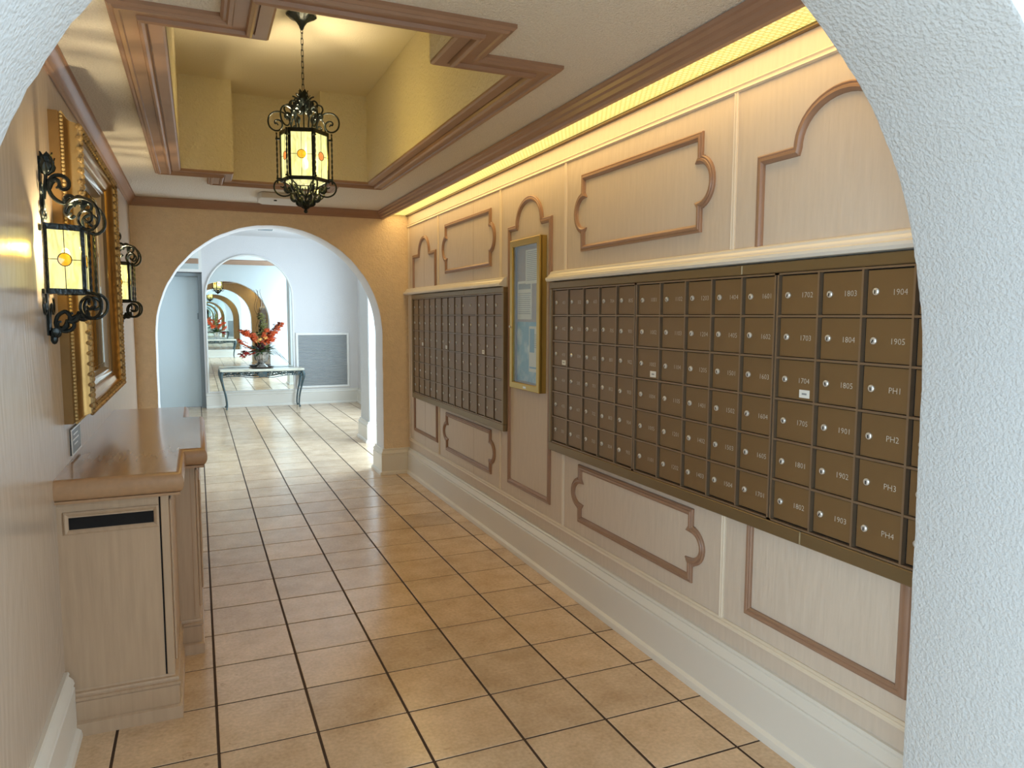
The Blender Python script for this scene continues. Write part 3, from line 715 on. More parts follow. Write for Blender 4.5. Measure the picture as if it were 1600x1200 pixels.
# ------------------------------------------------------------------ left wall plaque
pq = tag(MB().box(XL, XL+.006, 3.25, 3.48, .947, 1.050).build('wall_plaque', M['plaque'], bevel=.001), 'small dark grey engraved plaque on left wall above the sideboard', 'sign')
MB().sweep([(3.25, .947), (3.48, .947), (3.48, 1.050), (3.25, 1.050)], [(0, 0), (0, .009), (.006, .009), (.006, 0)], lambda u, v, h: (XL+h, u, v), closed=True).build('rim', M['chrome'], pq)
pm = MB()
for z, a, b in ((1.022, 3.31, 3.42), (1.002, 3.29, 3.44), (.982, 3.32, 3.41)): pm.box(XL+.006, XL+.0066, a, b, z-.003, z+.003)
pm.build('engraving', M['chrome'], pq)

# ------------------------------------------------------------------ gilded mirror
MY0, MY1, MZ0, MZ1 = 3.155, 4.545, 1.085, 2.235
gm = empty('gilded_mirror', (XL, (MY0+MY1)/2, MZ0), 'large gilded rectangular wall mirror with beaded and carved frame, left wall', 'mirror')
gmap = lambda u, v, h: (XL+h, u, v)
RC = [(MY0, MZ0), (MY1, MZ0), (MY1, MZ1), (MY0, MZ1)]
MB().sweep(RC, [(0, .0), (0, .030), (.004, .034)], gmap, closed=True).build('outer_edge', M['gold_d'], gm)
MB().sweep(RC, [(.004, .034), (.010, .034), (.010, .046), (.013, .048), (.022, .054), (.028, .064), (.031, .076), (.034, .086)], gmap, closed=True).build('cove', M['gold'], gm, smooth=50)
MB().sweep(RC, [(.034, .086), (.038, .092), (.050, .092), (.054, .086)], gmap, closed=True).build('carved_band', M['goldo'], gm)
MB().sweep(RC, [(.054, .086), (.058, .070), (.070, .062), (.084, .058), (.092, .050), (.096, .042)], gmap, closed=True).build('inner_cove', M['gold'], gm, smooth=50)
MB().sweep(RC, [(.096, .042), (.102, .046), (.110, .044), (.116, .034), (.126, .032), (.132, .020), (.135, .012)], gmap, closed=True).build('sight_edge', M['silverf'], gm, smooth=50)
# beads and carved leaves run round the frame: one stuff part each
beads = MB(); car = MB()
def around(o, step):
    a = [(MY0+o, MZ0+o), (MY1-o, MZ0+o), (MY1-o, MZ1-o), (MY0+o, MZ1-o)]; out = []
    for i in range(4):
        p = Vector(a[i]); q = Vector(a[(i+1) % 4]); n_ = int((q-p).length/step)
        for k in range(n_): out.append((p.lerp(q, k/n_), i, k))
    return out
for p, i, k in around(.005, .0135): beads.sphere((XL+.040, p.x, p.y), .0062, 6, 4)
for p, i, k in around(.044, .020):
    t = (.5 if k % 2 else -.5)
    car.sphere((XL+.094, p.x+(.004*t if i % 2 else 0), p.y+(.004*t if i % 2 == 0 else 0)), .0115, 6, 4, sc=(.9, 1.1 if i % 2 == 0 else .8, .8 if i % 2 == 0 else 1.1))
    if k % 2 == 0: car.sphere((XL+.088, p.x+(.011 if i in (1, 3) else 0), p.y+(.011 if i in (0, 2) else 0)), .008, 5, 4); car.sphere((XL+.088, p.x-(.011 if i in (1, 3) else 0), p.y-(.011 if i in (0, 2) else 0)), .008, 5, 4)
b_ = beads.build('beading', M['beadg'], gm, smooth=True); b_['kind'] = 'stuff'
b_ = car.build('carving', M['goldo'], gm, smooth=True); b_['kind'] = 'stuff'
g = MB(); bz = .022
ia = (MY0+.132, MY1-.132, MZ0+.132, MZ1-.132)
g.box(XL+.006, XL+.012, ia[0], ia[1], ia[2], ia[3]).build('glass', M['mirror'], gm)
# bevelled border of the glass
MB().sweep([(ia[0], ia[2]), (ia[1], ia[2]), (ia[1], ia[3]), (ia[0], ia[3])], [(0, .0125), (.028, .0155), (.029, .0125)], gmap, closed=True).build('bevel', M['mirror'], gm)

# ------------------------------------------------------------------ sideboard with breakfront
sb = empty('sideboard', (XL, 3.90, 0), 'pickled oak breakfront sideboard with mail slot and varnished top, left wall', 'cabinet')
TP = [(XL, 2.852), (-.062, 2.852), (-.062, 3.335), (.022, 3.335), (.022, 4.43), (-.062, 4.43), (-.062, 4.93), (XL, 4.93)]
bull = [(.026, .930)] + [(.022-.022*sin(radians(a))+.0, .893+.037*cos(radians(a))) for a in range(10, 171, 20)] + [(.020, .856), (.014, .856), (.014, .846), (.05, .846)]
ins = MB()
MB().sweep(TP, bull, PLAN, closed=False).build('top_edge', M['oak_d'], sb, smooth=50)
def inset(P, d_):
    P = [Vector(p) for p in P]; out = []
    for i in range(len(P)):
        if i == 0 or i == len(P)-1:
            t = (P[1]-P[0]) if i == 0 else (P[-1]-P[-2]); t.normalize(); out.append(tuple(P[i]+Vector((-t.y, t.x))*d_)); continue
        a = (P[i]-P[i-1]).normalized(); b = (P[i+1]-P[i]).normalized(); na = Vector((-a.y, a.x)); nb = Vector((-b.y, b.x)); m_ = (na+nb).normalized(); m_ = m_/m_.dot(na); out.append(tuple(P[i]+m_*d_))
    return out
MB().prism(inset(TP, .0255), 'z', .846, .9303).build('top', M['oak_top'], sb)
BY0 = 2.893
body = MB()
body.box(XL, -.150, BY0, 4.885, .150, .850)
body.build('body', M['oak'], sb)
MB().box(-.150, -.1445, BY0+.004, BY0+.03, .160, .846).build('gap', M['black'], sb)
MB().box(-.1445, -.118, BY0, 4.885, .150, .850).build('front_stile', M['oak'], sb, bevel=.002)
MB().box(-.118, -.032, 3.415, 4.36, .150, .850).build('breakfront', M['oak'], sb, bevel=.002)
MB().box(-.052, -.050, 3.4135, 3.4150, .165, .845).build('groove', M['oak_d'], sb)
for a, b in ((3.45, 3.88), (3.895, 4.325)):
    dr = MB().box(-.032, -.020, a, b, .20, .82).build('door', M['oak'], sb, bevel=.003)
    MB().box(-.020, -.012, a+.06, b-.06, .26, .76).build('raised_panel', M['oak'], dr, bevel=.004)
for a, b in ((2.93, 3.38), (4.40, 4.86)):
    MB().box(-.118, -.110, a, b, .20, .82).build('side_panel', M['oak'], sb, bevel=.003)
# mail slot
MB().sweep([(-.450, .731), (-.152, .731), (-.152, .811), (-.450, .811)], [(0, 0), (0, .006), (.005, .009), (.010, .006), (.013, .004), (.016, 0)], lambda u, v, h: (u, BY0-h, v), closed=True).build('slot_frame', M['oak'], sb, smooth=30)
MB().box(-.434, -.168, BY0-.0015, BY0, .748, .790).build('mail_slot', M['black'], sb)
KP = [(XL, 2.868), (-.096, 2.868), (-.096, 3.400), (-.016, 3.400), (-.016, 4.37), (-.096, 4.37), (-.096, 4.912), (XL, 4.912)]
kick = [(0, 0), (0, .046), (.006, .050), (.012, .052), (.010, .056), (.009, .124), (.013, .127), (.004, .131), (.003, .141), (.011, .144), (.012, .147), (.009, .150), (.012, .157), (.022, .160), (.024, .166), (.05, .166)]
MB().sweep(KP, kick, PLAN).build('plinth', M['oak'], sb, smooth=30)

# ------------------------------------------------------------------ wrought-iron lanterns
def ring_links(): pass
def hexpt(k, R, rot): a = rot+k*pi/3; return Vector((R*cos(a), R*sin(a), 0))
UP_BIG = [(134, 445), (122, 428), (110, 432), (104, 415), (118, 400), (145, 402), (168, 425), (165, 462), (140, 488), (100, 490), (62, 462), (48, 415), (60, 365), (100, 332), (150, 327), (195, 345), (228, 392), (244, 440), (252, 476)]
UP_SMALL = [(262, 262), (276, 268), (288, 256), (280, 232), (258, 226), (238, 244), (236, 272), (250, 300), (280, 312), (305, 296), (312, 262), (305, 222), (285, 198), (262, 190)]
UP_MID = [(214, 345), (200, 330), (188, 300), (200, 270), (232, 262), (262, 282), (290, 318), (318, 330), (340, 300), (352, 262)]
LO_BIG = [(140, 975), (158, 985), (178, 970), (172, 945), (145, 925), (112, 925), (88, 955), (86, 1000), (112, 1040), (160, 1060), (210, 1052), (236, 1030), (232, 1004), (208, 992), (192, 1004)]
LO_SMALL = [(262, 1000), (240, 985), (232, 950), (248, 915), (276, 920), (290, 960), (285, 1000), (300, 1035), (335, 1050), (352, 1090), (340, 1130), (300, 1142), (275, 1125), (282, 1098), (305, 1098)]
def conv(pts, zref=480, ztop=.022): return [((355-x)*.000583, ztop-(y-zref)*.000583) for x, y in pts]
HB = .238                                    # glass body height; z=0 at top of the body
def lantern_arm_mesh(name, pts, r=.0043):
    pp = smoothpath([(a, 0, z) for a, z in conv(pts)], 3)
    n_ = len(pp); rr = [r*(.75 if i < 3 else 1) for i in range(n_)]
    return MB().tube(pp, rr, 6).mesh(name, M['iron'], smooth=True)
def twisted(h):
    m = MB(); k = int(h/.008)
    for q in range(2):
        m.tube([(.0022*cos(pi*q+i*.9), .0022*sin(pi*q+i*.9), -h*i/k) for i in range(k+1)], .0026, 5)
    return m.mesh('twisted_rod', M['iron'], smooth=True)
def leaf_cluster(m, z, r, n_, s_, c0=(0, 0)):
    """pointed iron leaves fanning upward and outward from (c0, z)"""
    for k in range(n_):
        a = 2*pi*k/n_; c = Vector((cos(a), sin(a), 0)); t = Vector((-sin(a), cos(a), 0)); b = Vector((c0[0], c0[1], z))
        st = [(.0, .12, 0), (.75, .34, .25), (1.05, .36, .5), (.95, .24, .75), (1.25, .0, 1.0)]; vs = []
        for (o, wd, h) in st:
            p = b+c*(r*o)+Vector((0, 0, s_*h)); wv = t*(s_*wd*.9); vs += [p-wv, p+c*s_*.06, p+wv, p-c*.0015]
        fs = []
        for q in range(4):
            for e in range(4): fs.append((q*4+e, q*4+(e+1) % 4, q*4+4+(e+1) % 4, q*4+4+e))
        m.add(vs, fs)
arm_me = {k: lantern_arm_mesh('scroll', v) for k, v in dict(ub=UP_BIG, us=UP_SMALL, um=UP_MID, lb=LO_BIG, ls=LO_SMALL).items()}
rod_me = twisted(HB+.02)
clip_me = MB().box(.110, .144, -.006, .006, -.004, .004).mesh('rod_clip', M['iron'])
_o = MB()
for (dx, dz, tl) in ((0, 0, 0), ):
    _o.tube(smoothpath([(-.012, 0, -.018), (-.010, 0, .004), (.002, 0, .016), (.014, 0, .010), (.014, 0, -.006), (.004, 0, -.010)], 3), [.003, .0055, .008, .0095, .010, .0095, .009, .0085, .008, .0075, .0065, .0055, .005, .0045, .004, .003], 6)
orn_me = _o.mesh('leaf_ornament', M['iron'], smooth=True)
def panel_parts(root, R, rot, faces, hb, glass, circ_ms, inz=0):
    """hexagonal lantern body sides"""
    for idx, k in enumerate(faces):
        a = hexpt(k, R-.004, rot); b = hexpt(k+1, R-.004, rot); t = (b-a).normalized(); nrm = Vector((t.y, -t.x, 0))
        mid = (a+b)/2
        if nrm.dot(mid) < 0: nrm = -nrm
        def P(u, z, o): v_ = mid+t*u+nrm*o; return (v_.x, v_.y, z+inz)
        hw = (b-a).length/2
        g_ = MB().add([P(-hw, 0, -.001), P(hw, 0, -.001), P(hw, -hb, -.001), P(-hw, -hb, -.001), P(-hw, 0, .001), P(hw, 0, .001), P(hw, -hb, .001), P(-hw, -hb, .001)],
                      [(0, 1, 2, 3), (7, 6, 5, 4), (0, 4, 5, 1), (1, 5, 6, 2), (2, 6, 7, 3), (3, 7, 4, 0)])
        go = g_.build('glass_panel', glass, root, world=False)
        # lead lines and roundel as sub-parts
        m_ = MB()
        zc = -hb*.5
        for (u0, z0_, u1, z1_) in ((0, 0, 0, zc+.0215), (0, zc-.0215, 0, -hb), (-hw, zc, -.0215, zc), (.0215, zc, hw, zc)):
            m_.tube([P(u0, z0_, .002), P(u1, z1_, .002)], .0013, 5)
        m_.tube([P(.0215*cos(q*pi/10), zc+.0215*sin(q*pi/10), .002) for q in range(20)], .0016, 5, closed=True)
        m_.build('lead_line', M['lead'], go, world=False)
        MB().add([P(.021*cos(q*pi/10), zc+.021*sin(q*pi/10), .0018) for q in range(20)]+[P(0, zc, .004)], [(q, (q+1) % 20, 20) for q in range(20)]).build('roundel', circ_ms[idx % len(circ_ms)], go, world=False)
        fm = MB()
        def bar(u0, u1, z0_, z1_, th=.006):
            fm.add([P(u0, z0_, -.004), P(u1, z0_, -.004), P(u1, z1_, -.004), P(u0, z1_, -.004), P(u0, z0_, th), P(u1, z0_, th), P(u1, z1_, th), P(u0, z1_, th)],
                   [(0, 1, 2, 3), (7, 6, 5, 4), (0, 4, 5, 1), (1, 5, 6, 2), (2, 6, 7, 3), (3, 7, 4, 0)])
        bar(-hw-.004, hw+.004, .010, -.010); bar(-hw-.004, hw+.004, -hb-.008, -hb+.010); bar(-hw-.003, -hw+.008, 0, -hb); bar(hw-.008, hw+.003, 0, -hb)
        fm.build('iron_frame', M['iron'], root, world=False)

def pendant():
    rot = radians(-106-30)          # first vertex; face normals 30 degrees on
    root = empty('pendant_lantern', (.545, 4.0, 2.430), 'black wrought-iron hexagonal pendant lantern with amber roundels, hanging from the ceiling tray', 'lamp')
    R = .122
    panel_parts(root, R, rot, range(6), HB, M['glassc'], [M['amber'], M['orangeg'], M['amber'], M['orangeg'], M['amber'], M['orangeg']])
    # bottom glass: shallow inverted hexagonal funnel with a rim
    bt = MB(); a = [hexpt(k, R-.006, rot) for k in range(6)]; b = [hexpt(k, R*.52, rot) for k in range(6)]
    bt.add([(p.x, p.y, -HB) for p in a]+[(p.x, p.y, -HB-.030) for p in b], [(k, (k+1) % 6, (k+1) % 6+6, k+6) for k in range(6)]+[tuple(range(6, 12))])
    bt.build('bottom_glass', M['glassc'], root, world=False)
    rm_ = MB(); 
    rm_.tube([(p.x, p.y, -HB-.030) for p in b], .004, 5, closed=True)
    for k in range(6): rm_.tube([(a[k].x, a[k].y, -HB), (b[k].x, b[k].y, -HB-.030)], .004, 5)
    rm_.build('bottom_frame', M['iron'], root, world=False)
    for k in range(6):
        ang = rot+k*pi/3
        for key, nm in (('ub', 'scroll'), ('us', 'scroll'), ('um', 'scroll'), ('lb', 'scroll'), ('ls', 'scroll')):
            o = put(nm, arm_me[key], root); o.rotation_euler = (0, 0, ang)
        v_ = hexpt(k, .139, rot)
        o = put('twisted_rod', rod_me, root, (v_.x, v_.y, .006))
        for zz in (-.026, -HB+.010):
            o = put('rod_clip', clip_me, root, (0, 0, zz)); o.rotation_euler = (0, 0, ang)
        for (rr_, zz, sc_, fl) in ((.078, .088, 1, 1), (.050, .125, 1, 1), (.034, .150, .9, 1), (.092, -HB-.040, 1, -1), (.060, -HB-.085, 1, -1), (.026, -HB-.110, .9, -1)):
            o = put('leaf_ornament', orn_me, root, (rr_*cos(ang), rr_*sin(ang), zz)); o.rotation_euler = (0, 0 if fl > 0 else pi, ang); o.scale = (sc_,)*3
    MB().tube([(0, 0, .02), (0, 0, .20)], .0035, 8).build('centre_rod', M['iron'], root, world=False)
    hb_ = MB()
    for k in range(6):
        p = hexpt(k, R-.006, rot); hb_.tube([(0, 0, .03), (p.x, p.y, .004)], .0028, 5)
    hb_.build('spider', M['iron'], root, world=False)
    lc = MB(); leaf_cluster(lc, .142, .028, 6, .060); leaf_cluster(lc, .158, .018, 5, .066); lc.sphere((0, 0, .160), .02, 8, 5)
    lc.build('leaf_crown', M['iron'], root, world=False, smooth=True)
    fn = MB(); leaf_cluster(fn, -.385, .020, 6, .045); fn.sphere((0, 0, -.392), .011, 8, 5); fn.tube([(0, 0, -HB-.03), (0, 0, -.385)], .003, 6)
    fn.build('finial', M['iron'], root, world=False, smooth=True)
    # chain
    lk = MB().tube([(.0055*cos(t), 0, .014*sin(t)) if False else ((.0055 if cos(t) > 0 else -.0055)*min(1, abs(cos(t))*1.8), 0, (.0165 if sin(t) > 0 else -.0165)*min(1, abs(sin(t))*1.4)) for t in [2*pi*q/12+.13 for q in range(12)]], .0018, 5, closed=True).mesh('chain_link', M['iron'], smooth=True)
    z = .222; k = 0
    while z < .520:
        o = put('chain_link', lk, root, (0, 0, z+.014)); o.rotation_euler = (0, 0, (k % 2)*pi/2+.4); z += .0285; k += 1
    cz = RZ-2.430
    cn = MB().lathe([(.006, -.080), (.010, -.072), (.014, -.060), (.026, -.042), (.046, -.026), (.066, -.018), (.074, -.012), (.072, -.004), (.03, 0)], (0, 0, cz), 24, wob=lambda a_: .05*cos(6*a_))
    cn.build('canopy', M['iron'], root, world=False, smooth=True)
    bl = MB().sphere((0, 0, -.15), .018, 10, 7, sc=(1, 1, 1.7)).build('bulb', M['bulb'], root, world=False, smooth=True)
    MB().tube([(0, 0, .02), (0, 0, -.118)], .012, 8).build('lamp_holder', M['cream'], root, world=False)
    return root
pendant()
point('pendant_bulb', (.585, 3.985, 2.31), 38, (1, .80, .48), .05)

def sconce(yc, label):
    root = empty('wall_sconce', (XL+.022, yc, 1.785), label, 'lamp', 'wrought-iron wall sconces either side of the gilded mirror')
    R = .122; HS = .212
    # half hexagon: vertices at -90,-30,30,90 degrees from +x
    rot = radians(-90)
    panel_parts(root, R, rot, range(3), HS, M['glassc'], [M['amber']])
    bp_ = MB().box(-.022, -.016, -.016, .016, -.36, .24).box(-.022, -.014, -.07, .07, -.012, .008).box(-.022, -.014, -.07, .07, -HS-.006, -HS+.010)
    bp_.build('back_plate', M['iron'], root, world=False, bevel=.002)
    # flat scrolls on the back plate
    for s_ in (-1, 1):
        pts = smoothpath([(-.014, s_*y_, z_) for y_, z_ in ((.010, .045), (.028, .038), (.034, .058), (.018, .072), (.006, .10), (.012, .14), (.036, .150), (.044, .125), (.030, .115))], 3)
        MB().tube(pts, .0042, 6).build('back_scroll', M['iron'], root, world=False, smooth=True)
        pts = smoothpath([(-.014, s_*y_, z_-HS) for y_, z_ in ((.085, -.02), (.100, -.045), (.080, -.075), (.05, -.062), (.052, -.04), (.03, -.05), (.012, -.09), (.010, -.13))], 3)
        MB().tube(pts, .0042, 6).build('back_scroll', M['iron'], root, world=False, smooth=True)
    # S scrolls in planes along the vertex directions
    UP = [(.150, .030), (.138, .024), (.126, .034), (.130, .052), (.150, .060), (.170, .045), (.172, .018), (.150, .000), (.118, .006), (.150, .082), (.090, .092)]
    UP = [(.128, .032), (.140, .022), (.154, .030), (.154, .050), (.136, .062), (.114, .052), (.106, .028), (.120, .004), (.150, -.004), (.176, .016), (.182, .050), (.164, .086), (.128, .102), (.092, .098), (.066, .078), (.058, .056), (.070, .044), (.082, .054)]
    UP2 = [(.088, .100), (.072, .090), (.046, .092), (.022, .112), (.012, .146), (.026, .176), (.052, .182), (.072, .166), (.070, .142), (.052, .136), (.044, .150)]
    LO = [(.120, -.048), (.132, -.058), (.150, -.050), (.150, -.028), (.128, -.016), (.104, -.030), (.098, -.058), (.116, -.086), (.146, -.088), (.172, -.066), (.176, -.030), (.156, -.006), (.120, -.002)]
    LO2 = [(.112, -.090), (.086, -.078), (.062, -.088), (.052, -.074), (.040, -.066), (.018, -.084), (.014, -.116), (.036, -.134), (.062, -.126), (.066, -.106), (.050, -.098)]
    for ang in (-30, 30):
        for P_, z_ in ((UP, 0), (LO, -HS)):
            mm = MB().tube(smoothpath([(a_, 0, b_+z_) for a_, b_ in P_], 3), .0055, 6).mesh('scroll', M['iron'], smooth=True)
            o = put('scroll', mm, root); o.rotation_euler = (0, 0, radians(ang))
    for P_, z_ in ((UP2, 0), (LO2, -HS)):
        mm = MB().tube(smoothpath([(a_-.01, 0, b_+z_) for a_, b_ in P_], 3), .0068, 6).mesh('scroll', M['iron'], smooth=True)
        put('scroll', mm, root)
    rod = twisted(HS+.01)
    for ang in (-90, -30, 30, 90):
        v_ = Vector((cos(radians(ang)), sin(radians(ang)), 0))*(.142 if abs(ang) < 60 else .126)
        o = put('twisted_rod', rod, root, (max(v_.x, .006), v_.y, .004))
    for s_ in (-1, 1):
        pts = smoothpath([(.106-.0*a_, s_*a_, b_-HS) for a_, b_ in ((.0, -.02), (.014, -.012), (.022, -.026), (.014, -.042), (.002, -.036))], 3)
        MB().tube(pts, .003, 5).build('curl', M['iron'], root, world=False, smooth=True)
    lv = MB(); leaf_cluster(lv, .178, .020, 6, .060); leaf_cluster(lv, .192, .014, 5, .064); lv.tube([(-.012, 0, .10), (-.002, 0, .19)], .006, 6)
    lv.build('leaf_crown', M['iron'], root, world=False, smooth=True)
    dp = MB(); leaf_cluster(dp, -HS-.160, .014, 5, .045); dp.sphere((-.004, 0, -HS-.16), .012, 8, 5, sc=(1, 1, 1.6))
    dp.build('drop_finial', M['iron'], root, world=False, smooth=True)
    for (a_, z_, fl) in ((.060, .098, 1), (.088, .096, 1), (.112, .080, 1), (.020, .150, 1), (.060, -HS-.082, -1), (.088, -HS-.076, -1), (.024, -HS-.110, -1)):
        o = put('leaf_ornament', orn_me, root, (a_, 0, z_)); o.rotation_euler = (0, 0 if fl > 0 else pi, 0)
    # bottom plate, bulb
    pv = [hexpt(k, R-.006, rot) for k in range(4)]
    MB().add([(p.x, p.y, -HS-.002) for p in pv]+[(p.x, p.y, -HS+.002) for p in pv], [(0, 1, 2, 3), (7, 6, 5, 4)]+[(k, (k+1) % 4, (k+1) % 4+4, k+4) for k in range(4)]).build('bottom_plate', M['iron'], root, world=False)
    MB().sphere((.042, 0, -.085), .014, 10, 7, sc=(1, 1, 1.8)).build('bulb', M['bulb'], root, world=False, smooth=True)
    MB().tube([(.042, 0, -HS), (.042, 0, -.112)], .011, 8).build('candle_sleeve', M['cream'], root, world=False)
    return root
sconce(2.93, 'black wrought-iron wall sconce with lit amber-roundel glass, nearer, in front of the gilded mirror')
sconce(4.76, 'black wrought-iron wall sconce, farther one just past the gilded mirror')
for y in (2.93, 4.76): point('sconce_bulb', (XL+.075, y, 1.715), 15, (1, .80, .46), .02)

# ------------------------------------------------------------------ ceiling sensor box
cb = empty('emergency_light', (.66, 6.2, CZ), 'flat off-white box fixed to the ceiling before the far arch', 'fixture')
MB().prism([(.49, 6.0), (.82, 6.0), (.84, 6.08), (.84, 6.30), (.80, 6.38), (.52, 6.38), (.48, 6.30), (.47, 6.08)], 'z', CZ-.045, CZ).build('housing', M['plastic'], cb, bevel=.006)
MB().lathe([(.012, 0), (.012, .006), (.004, .008)], (.60, 6.1, CZ-.052), 10).build('sensor', M['black'], cb)

# ------------------------------------------------------------------ console tables with urns and flowers
def console(cx, cy, flip, label):
    root = empty('console_table', (cx, cy, 0), label, 'table', None, rz=pi if flip else 0)
    W, D, H = .635, .19, .64
    top = MB().box(-W, W, -D, D, H-.038, H).build('marble_top', M['marble'], root, world=False, bevel=.008, seg=2)
    def legpts(sx, sy): return smoothpath([(sx*(W-.03), sy*(D-.02), H-.04), (sx*(W-.012), sy*(D-.012), H-.12), (sx*(W-.035), sy*(D-.03), H-.24), (sx*(W-.075), sy*(D-.045), .22), (sx*(W-.09), sy*(D-.045), .07), (sx*(W-.075), sy*(D-.03), .012)], 4)
    for sx in (-1, 1):
        for sy in (-1, 1):
            pp = legpts(sx, sy); n_ = len(pp)
            rr = [.020+(.010*(1-i/n_*2.2) if i < n_*.4 else 0)-.010*(i/n_) for i in range(n_)]; rr[-1] = .018; rr[-2] = .017
            MB().tube(pp, rr, 8).build('leg', M['verd'], root, world=False, smooth=True)
    for sy in (-1, 1):
        a = MB(); y_ = sy*(D-.02)
        a.tube([(-W+.02, y_, H-.045), (W-.02, y_, H-.045)], .006, 6)
        a.tube(smoothpath([(-W+.03, y_, H-.115), (-.38, y_, H-.105), (-.16, y_, H-.135), (0, y_, H-.125), (.16, y_, H-.135), (.38, y_, H-.105), (W-.03, y_, H-.115)], 5), .006, 6)
        for k in range(-6, 7):
            if k == 0: continue
            c = k*.088; s_ = 1 if k % 2 else -1
            a.tube(smoothpath([(c-.03, y_, H-.08), (c-.014, y_, H-.08+.022*s_), (c+.012, y_, H-.08+.016*s_), (c+.014, y_, H-.08-.01*s_), (c-.004, y_, H-.08-.012*s_), (c+.03, y_, H-.08-.022*s_), (c+.05, y_, H-.08)], 3), .0055, 5)
            a.sphere((c+.02, y_, H-.078), .012, 5, 4, sc=(1.3, .5, .7))
        a.box(-.06, .06, y_-.008, y_+.008, H-.13, H-.045)
        a.build('scroll_apron', M['verd'], root, world=False, smooth=True)
    for sx in (-1, 1):
        MB().tube([(sx*(W-.03), -D+.03, H-.08), (sx*(W-.03), D-.03, H-.08)], .007, 6).build('side_rail', M['verd'], root, world=False)
    return root
def urn(cx, cy, z, label):
    root = empty('urn', (cx, cy, z), label, 'vase')
    prof = [(.085, 0), (.088, .012), (.07, .03), (.045, .045), (.035, .06), (.040, .075), (.062, .085), (.078, .11), (.090, .16), (.098, .21), (.112, .235), (.118, .245), (.112, .25), (.095, .246), (.09, .20)]
    MB().lathe(prof, (0, 0, 0), 24).build('bowl', M['silver'], root, world=False, smooth=True)
    fl = MB()
    for k in range(16):
        a = 2*pi*k/16; fl.tube([(r*cos(a), r*sin(a), z_) for r, z_ in ((.070, .09), (.083, .12), (.094, .165), (.100, .21), (.110, .232))], .0055, 5)
    fl.build('fluting', M['silver'], root, world=False, smooth=True)
    return root
def petals(m, c, r, n_, mi=0):
    for k in range(n_):
        a = 2*pi*k/n_+random.random(); d = Vector((cos(a), sin(a)*.8, random.uniform(-.3, .9))).normalized()
        s = d.cross(Vector((0, 0, 1))); s = s.normalized() if s.length > .01 else Vector((1, 0, 0))
        c_ = Vector(c); m.add([c_, c_+d*r*.55+s*r*.38, c_+d*r, c_+d*r*.55-s*r*.38, c_+d*r*.5+Vector((0, -.15*r, .22*r))], [(0, 1, 4), (1, 2, 4), (2, 3, 4), (3, 0, 4)], mi)
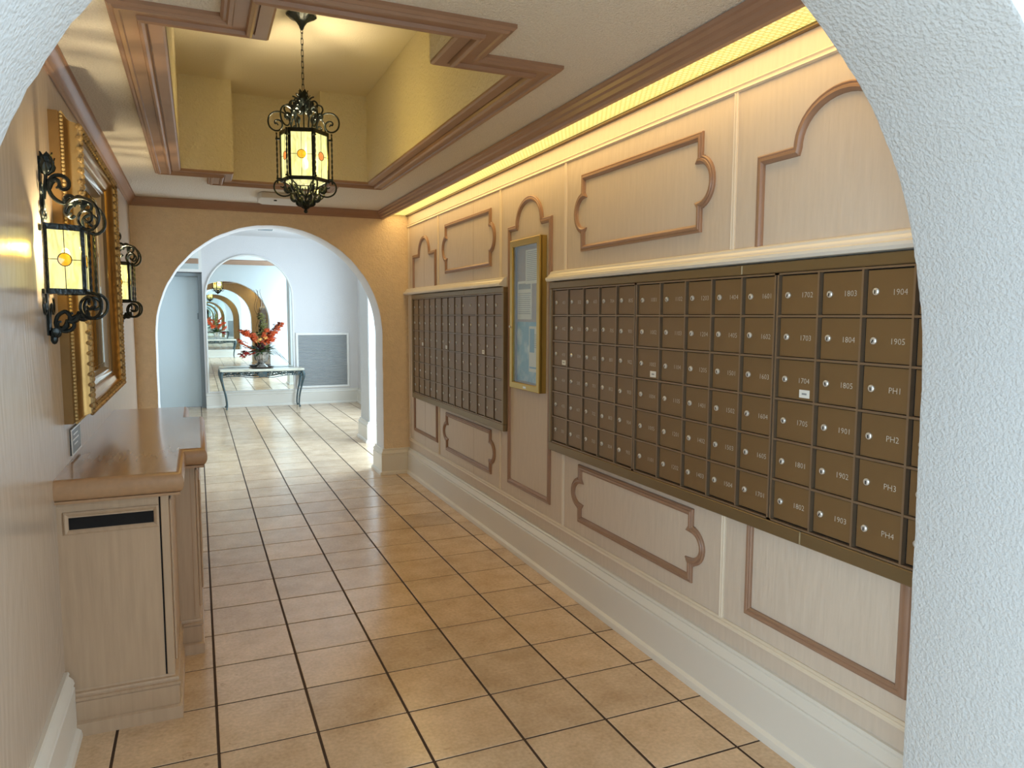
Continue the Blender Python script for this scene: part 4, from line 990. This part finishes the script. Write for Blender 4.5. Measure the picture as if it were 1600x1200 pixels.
def flowers(cx, cy, z, label, mir=1):
    rs = random.getstate(); random.seed(11)
    root = empty('flower_arrangement', (cx, cy, z), label, 'flowers')
    def B(m, nm, ms, **k): return m.build(nm, ms, root, world=False, **k)
    def spike(pts, r0, r1, ms, nm, n_=34):
        P = smoothpath(pts, 6); m = MB(); m.tube(P, .003, 4, mi=1)
        for i in range(n_):
            t = i/(n_-1); p = P[int((.35+.65*t)*(len(P)-1))]; r = r0+(r1-r0)*t
            q = p+Vector((random.gauss(0, .5), random.gauss(0, .5), random.gauss(0, .5)))*r
            petals(m, q, r*.95, 6)
        B(m, nm, [ms, M['leaf2']])
    s = mir
    spike([(0, 0, 0), (s*.10, 0, .16), (s*.20, -.01, .30), (s*.33, -.02, .46)], .055, .03, M['orange'], 'orange_flower_spike', 85)
    spike([(0, 0, 0), (s*-.06, -.04, .14), (s*-.14, -.05, .25), (s*-.28, -.05, .32)], .04, .045, M['orange'], 'orange_flower_spike', 60)
    spike([(0, 0, 0), (s*.03, -.05, .18), (s*.05, -.05, .28), (s*.08, -.05, .36)], .04, .04, M['orange'], 'orange_flower_spike', 26)
    spike([(0, 0, 0), (s*-.12, -.03, .04), (s*-.24, -.05, .10), (s*-.32, -.05, .16)], .02, .04, M['orange'], 'orange_flower_spike', 20)
    spike([(0, 0, 0), (s*-.12, -.06, -.02), (s*-.22, -.07, -.03), (s*-.28, -.07, -.09)], .02, .045, M['red'], 'red_flower_spike', 22)
    spike([(0, 0, 0), (s*-.02, -.08, .06), (s*-.02, -.09, .08), (s*.0, -.09, .09)], .03, .04, M['burg'], 'burgundy_cluster', 26)
    spike([(0, 0, 0), (s*.02, 0, .26), (s*.03, 0, .42), (s*.0, 0, .58)], .05, .035, M['olive'], 'olive_foliage', 38)
    for (x, y, zz) in ((-.03, -.09, .20), (.05, -.09, .225), (-.08, -.08, .17)):
        m = MB(); petals(m, (s*x, y, zz), .045, 9); petals(m, (s*x, y, zz+.01), .035, 7); m.sphere((s*x, y, zz), .02, 6, 4); B(m, 'peach_blossom', M['yellow'])
    for k in range(60):
        a = random.uniform(0, 2*pi); L_ = random.uniform(.14, .28); el = random.uniform(-.25, .9); d = Vector((cos(a), sin(a)*.5, el)).normalized()
        sd = d.cross(Vector((0, 0, 1))).normalized(); w_ = random.uniform(.018, .035); p = Vector((0, 0, .0))
        m = MB().add([p, p+d*L_*.5+sd*w_, p+d*L_+Vector((0, 0, -.03)), p+d*L_*.5-sd*w_, p+d*L_*.5+Vector((0, 0, .008))], [(0, 1, 4), (1, 2, 4), (2, 3, 4), (3, 0, 4)])
        B(m, 'leaf', random.choice([M['leaf'], M['leaf'], M['leaf2']]))
    for k, (x0, ph) in enumerate(((-.02, 0), (.03, 2.0))):
        P = [(s*(x0*(.5+i*.05)+.022*sin(i*.8+ph)-.03*i/20), 0, .1+i*.045) for i in range(21)]
        B(MB().tube(smoothpath(P, 3), .0028, 4), 'curly_twig', M['twig'])
    for k in range(5):
        P = [(0, 0, 0), (s*(.15+.03*k), -.04, .06-.03*k), (s*(.24+.05*k), -.05, .02-.06*k)]
        B(MB().tube(smoothpath(P, 4), .0018, 4), 'thin_twig', M['twig'])
    random.setstate(rs); return root
TCX, TCY = .94, 12.33
console(TCX, TCY, False, 'narrow console table with cream marble top and verdigris scroll base beyond the far arch')
ty = empty('tray', (.945, TCY, .64), 'dark low tray under the silver urn on the console table', 'tray')
MB().lathe([(.15, 0), (.165, .008), (.18, .024), (.175, .026), (.155, .014), (.02, .012)], (0, 0, 0), 8).build('dish', M['darktray'], ty, world=False)
urn(.945, TCY, .653, 'fluted silver pedestal urn on the console table, holding flowers')
flowers(.945, TCY, .90, 'orange and green artificial flower arrangement in the silver urn on the console table')
console(.60, YB+.42, True, 'second marble-topped console table in the rear lobby, seen in the arched mirror')
urn(.62, YB+.42, .64, 'second silver urn in the rear lobby, seen in the arched mirror')
flowers(.62, YB+.42, .89, 'second orange flower arrangement in the rear lobby, seen in the arched mirror', -1)
print('tiles', ntile, 'objects', len(bpy.data.objects))
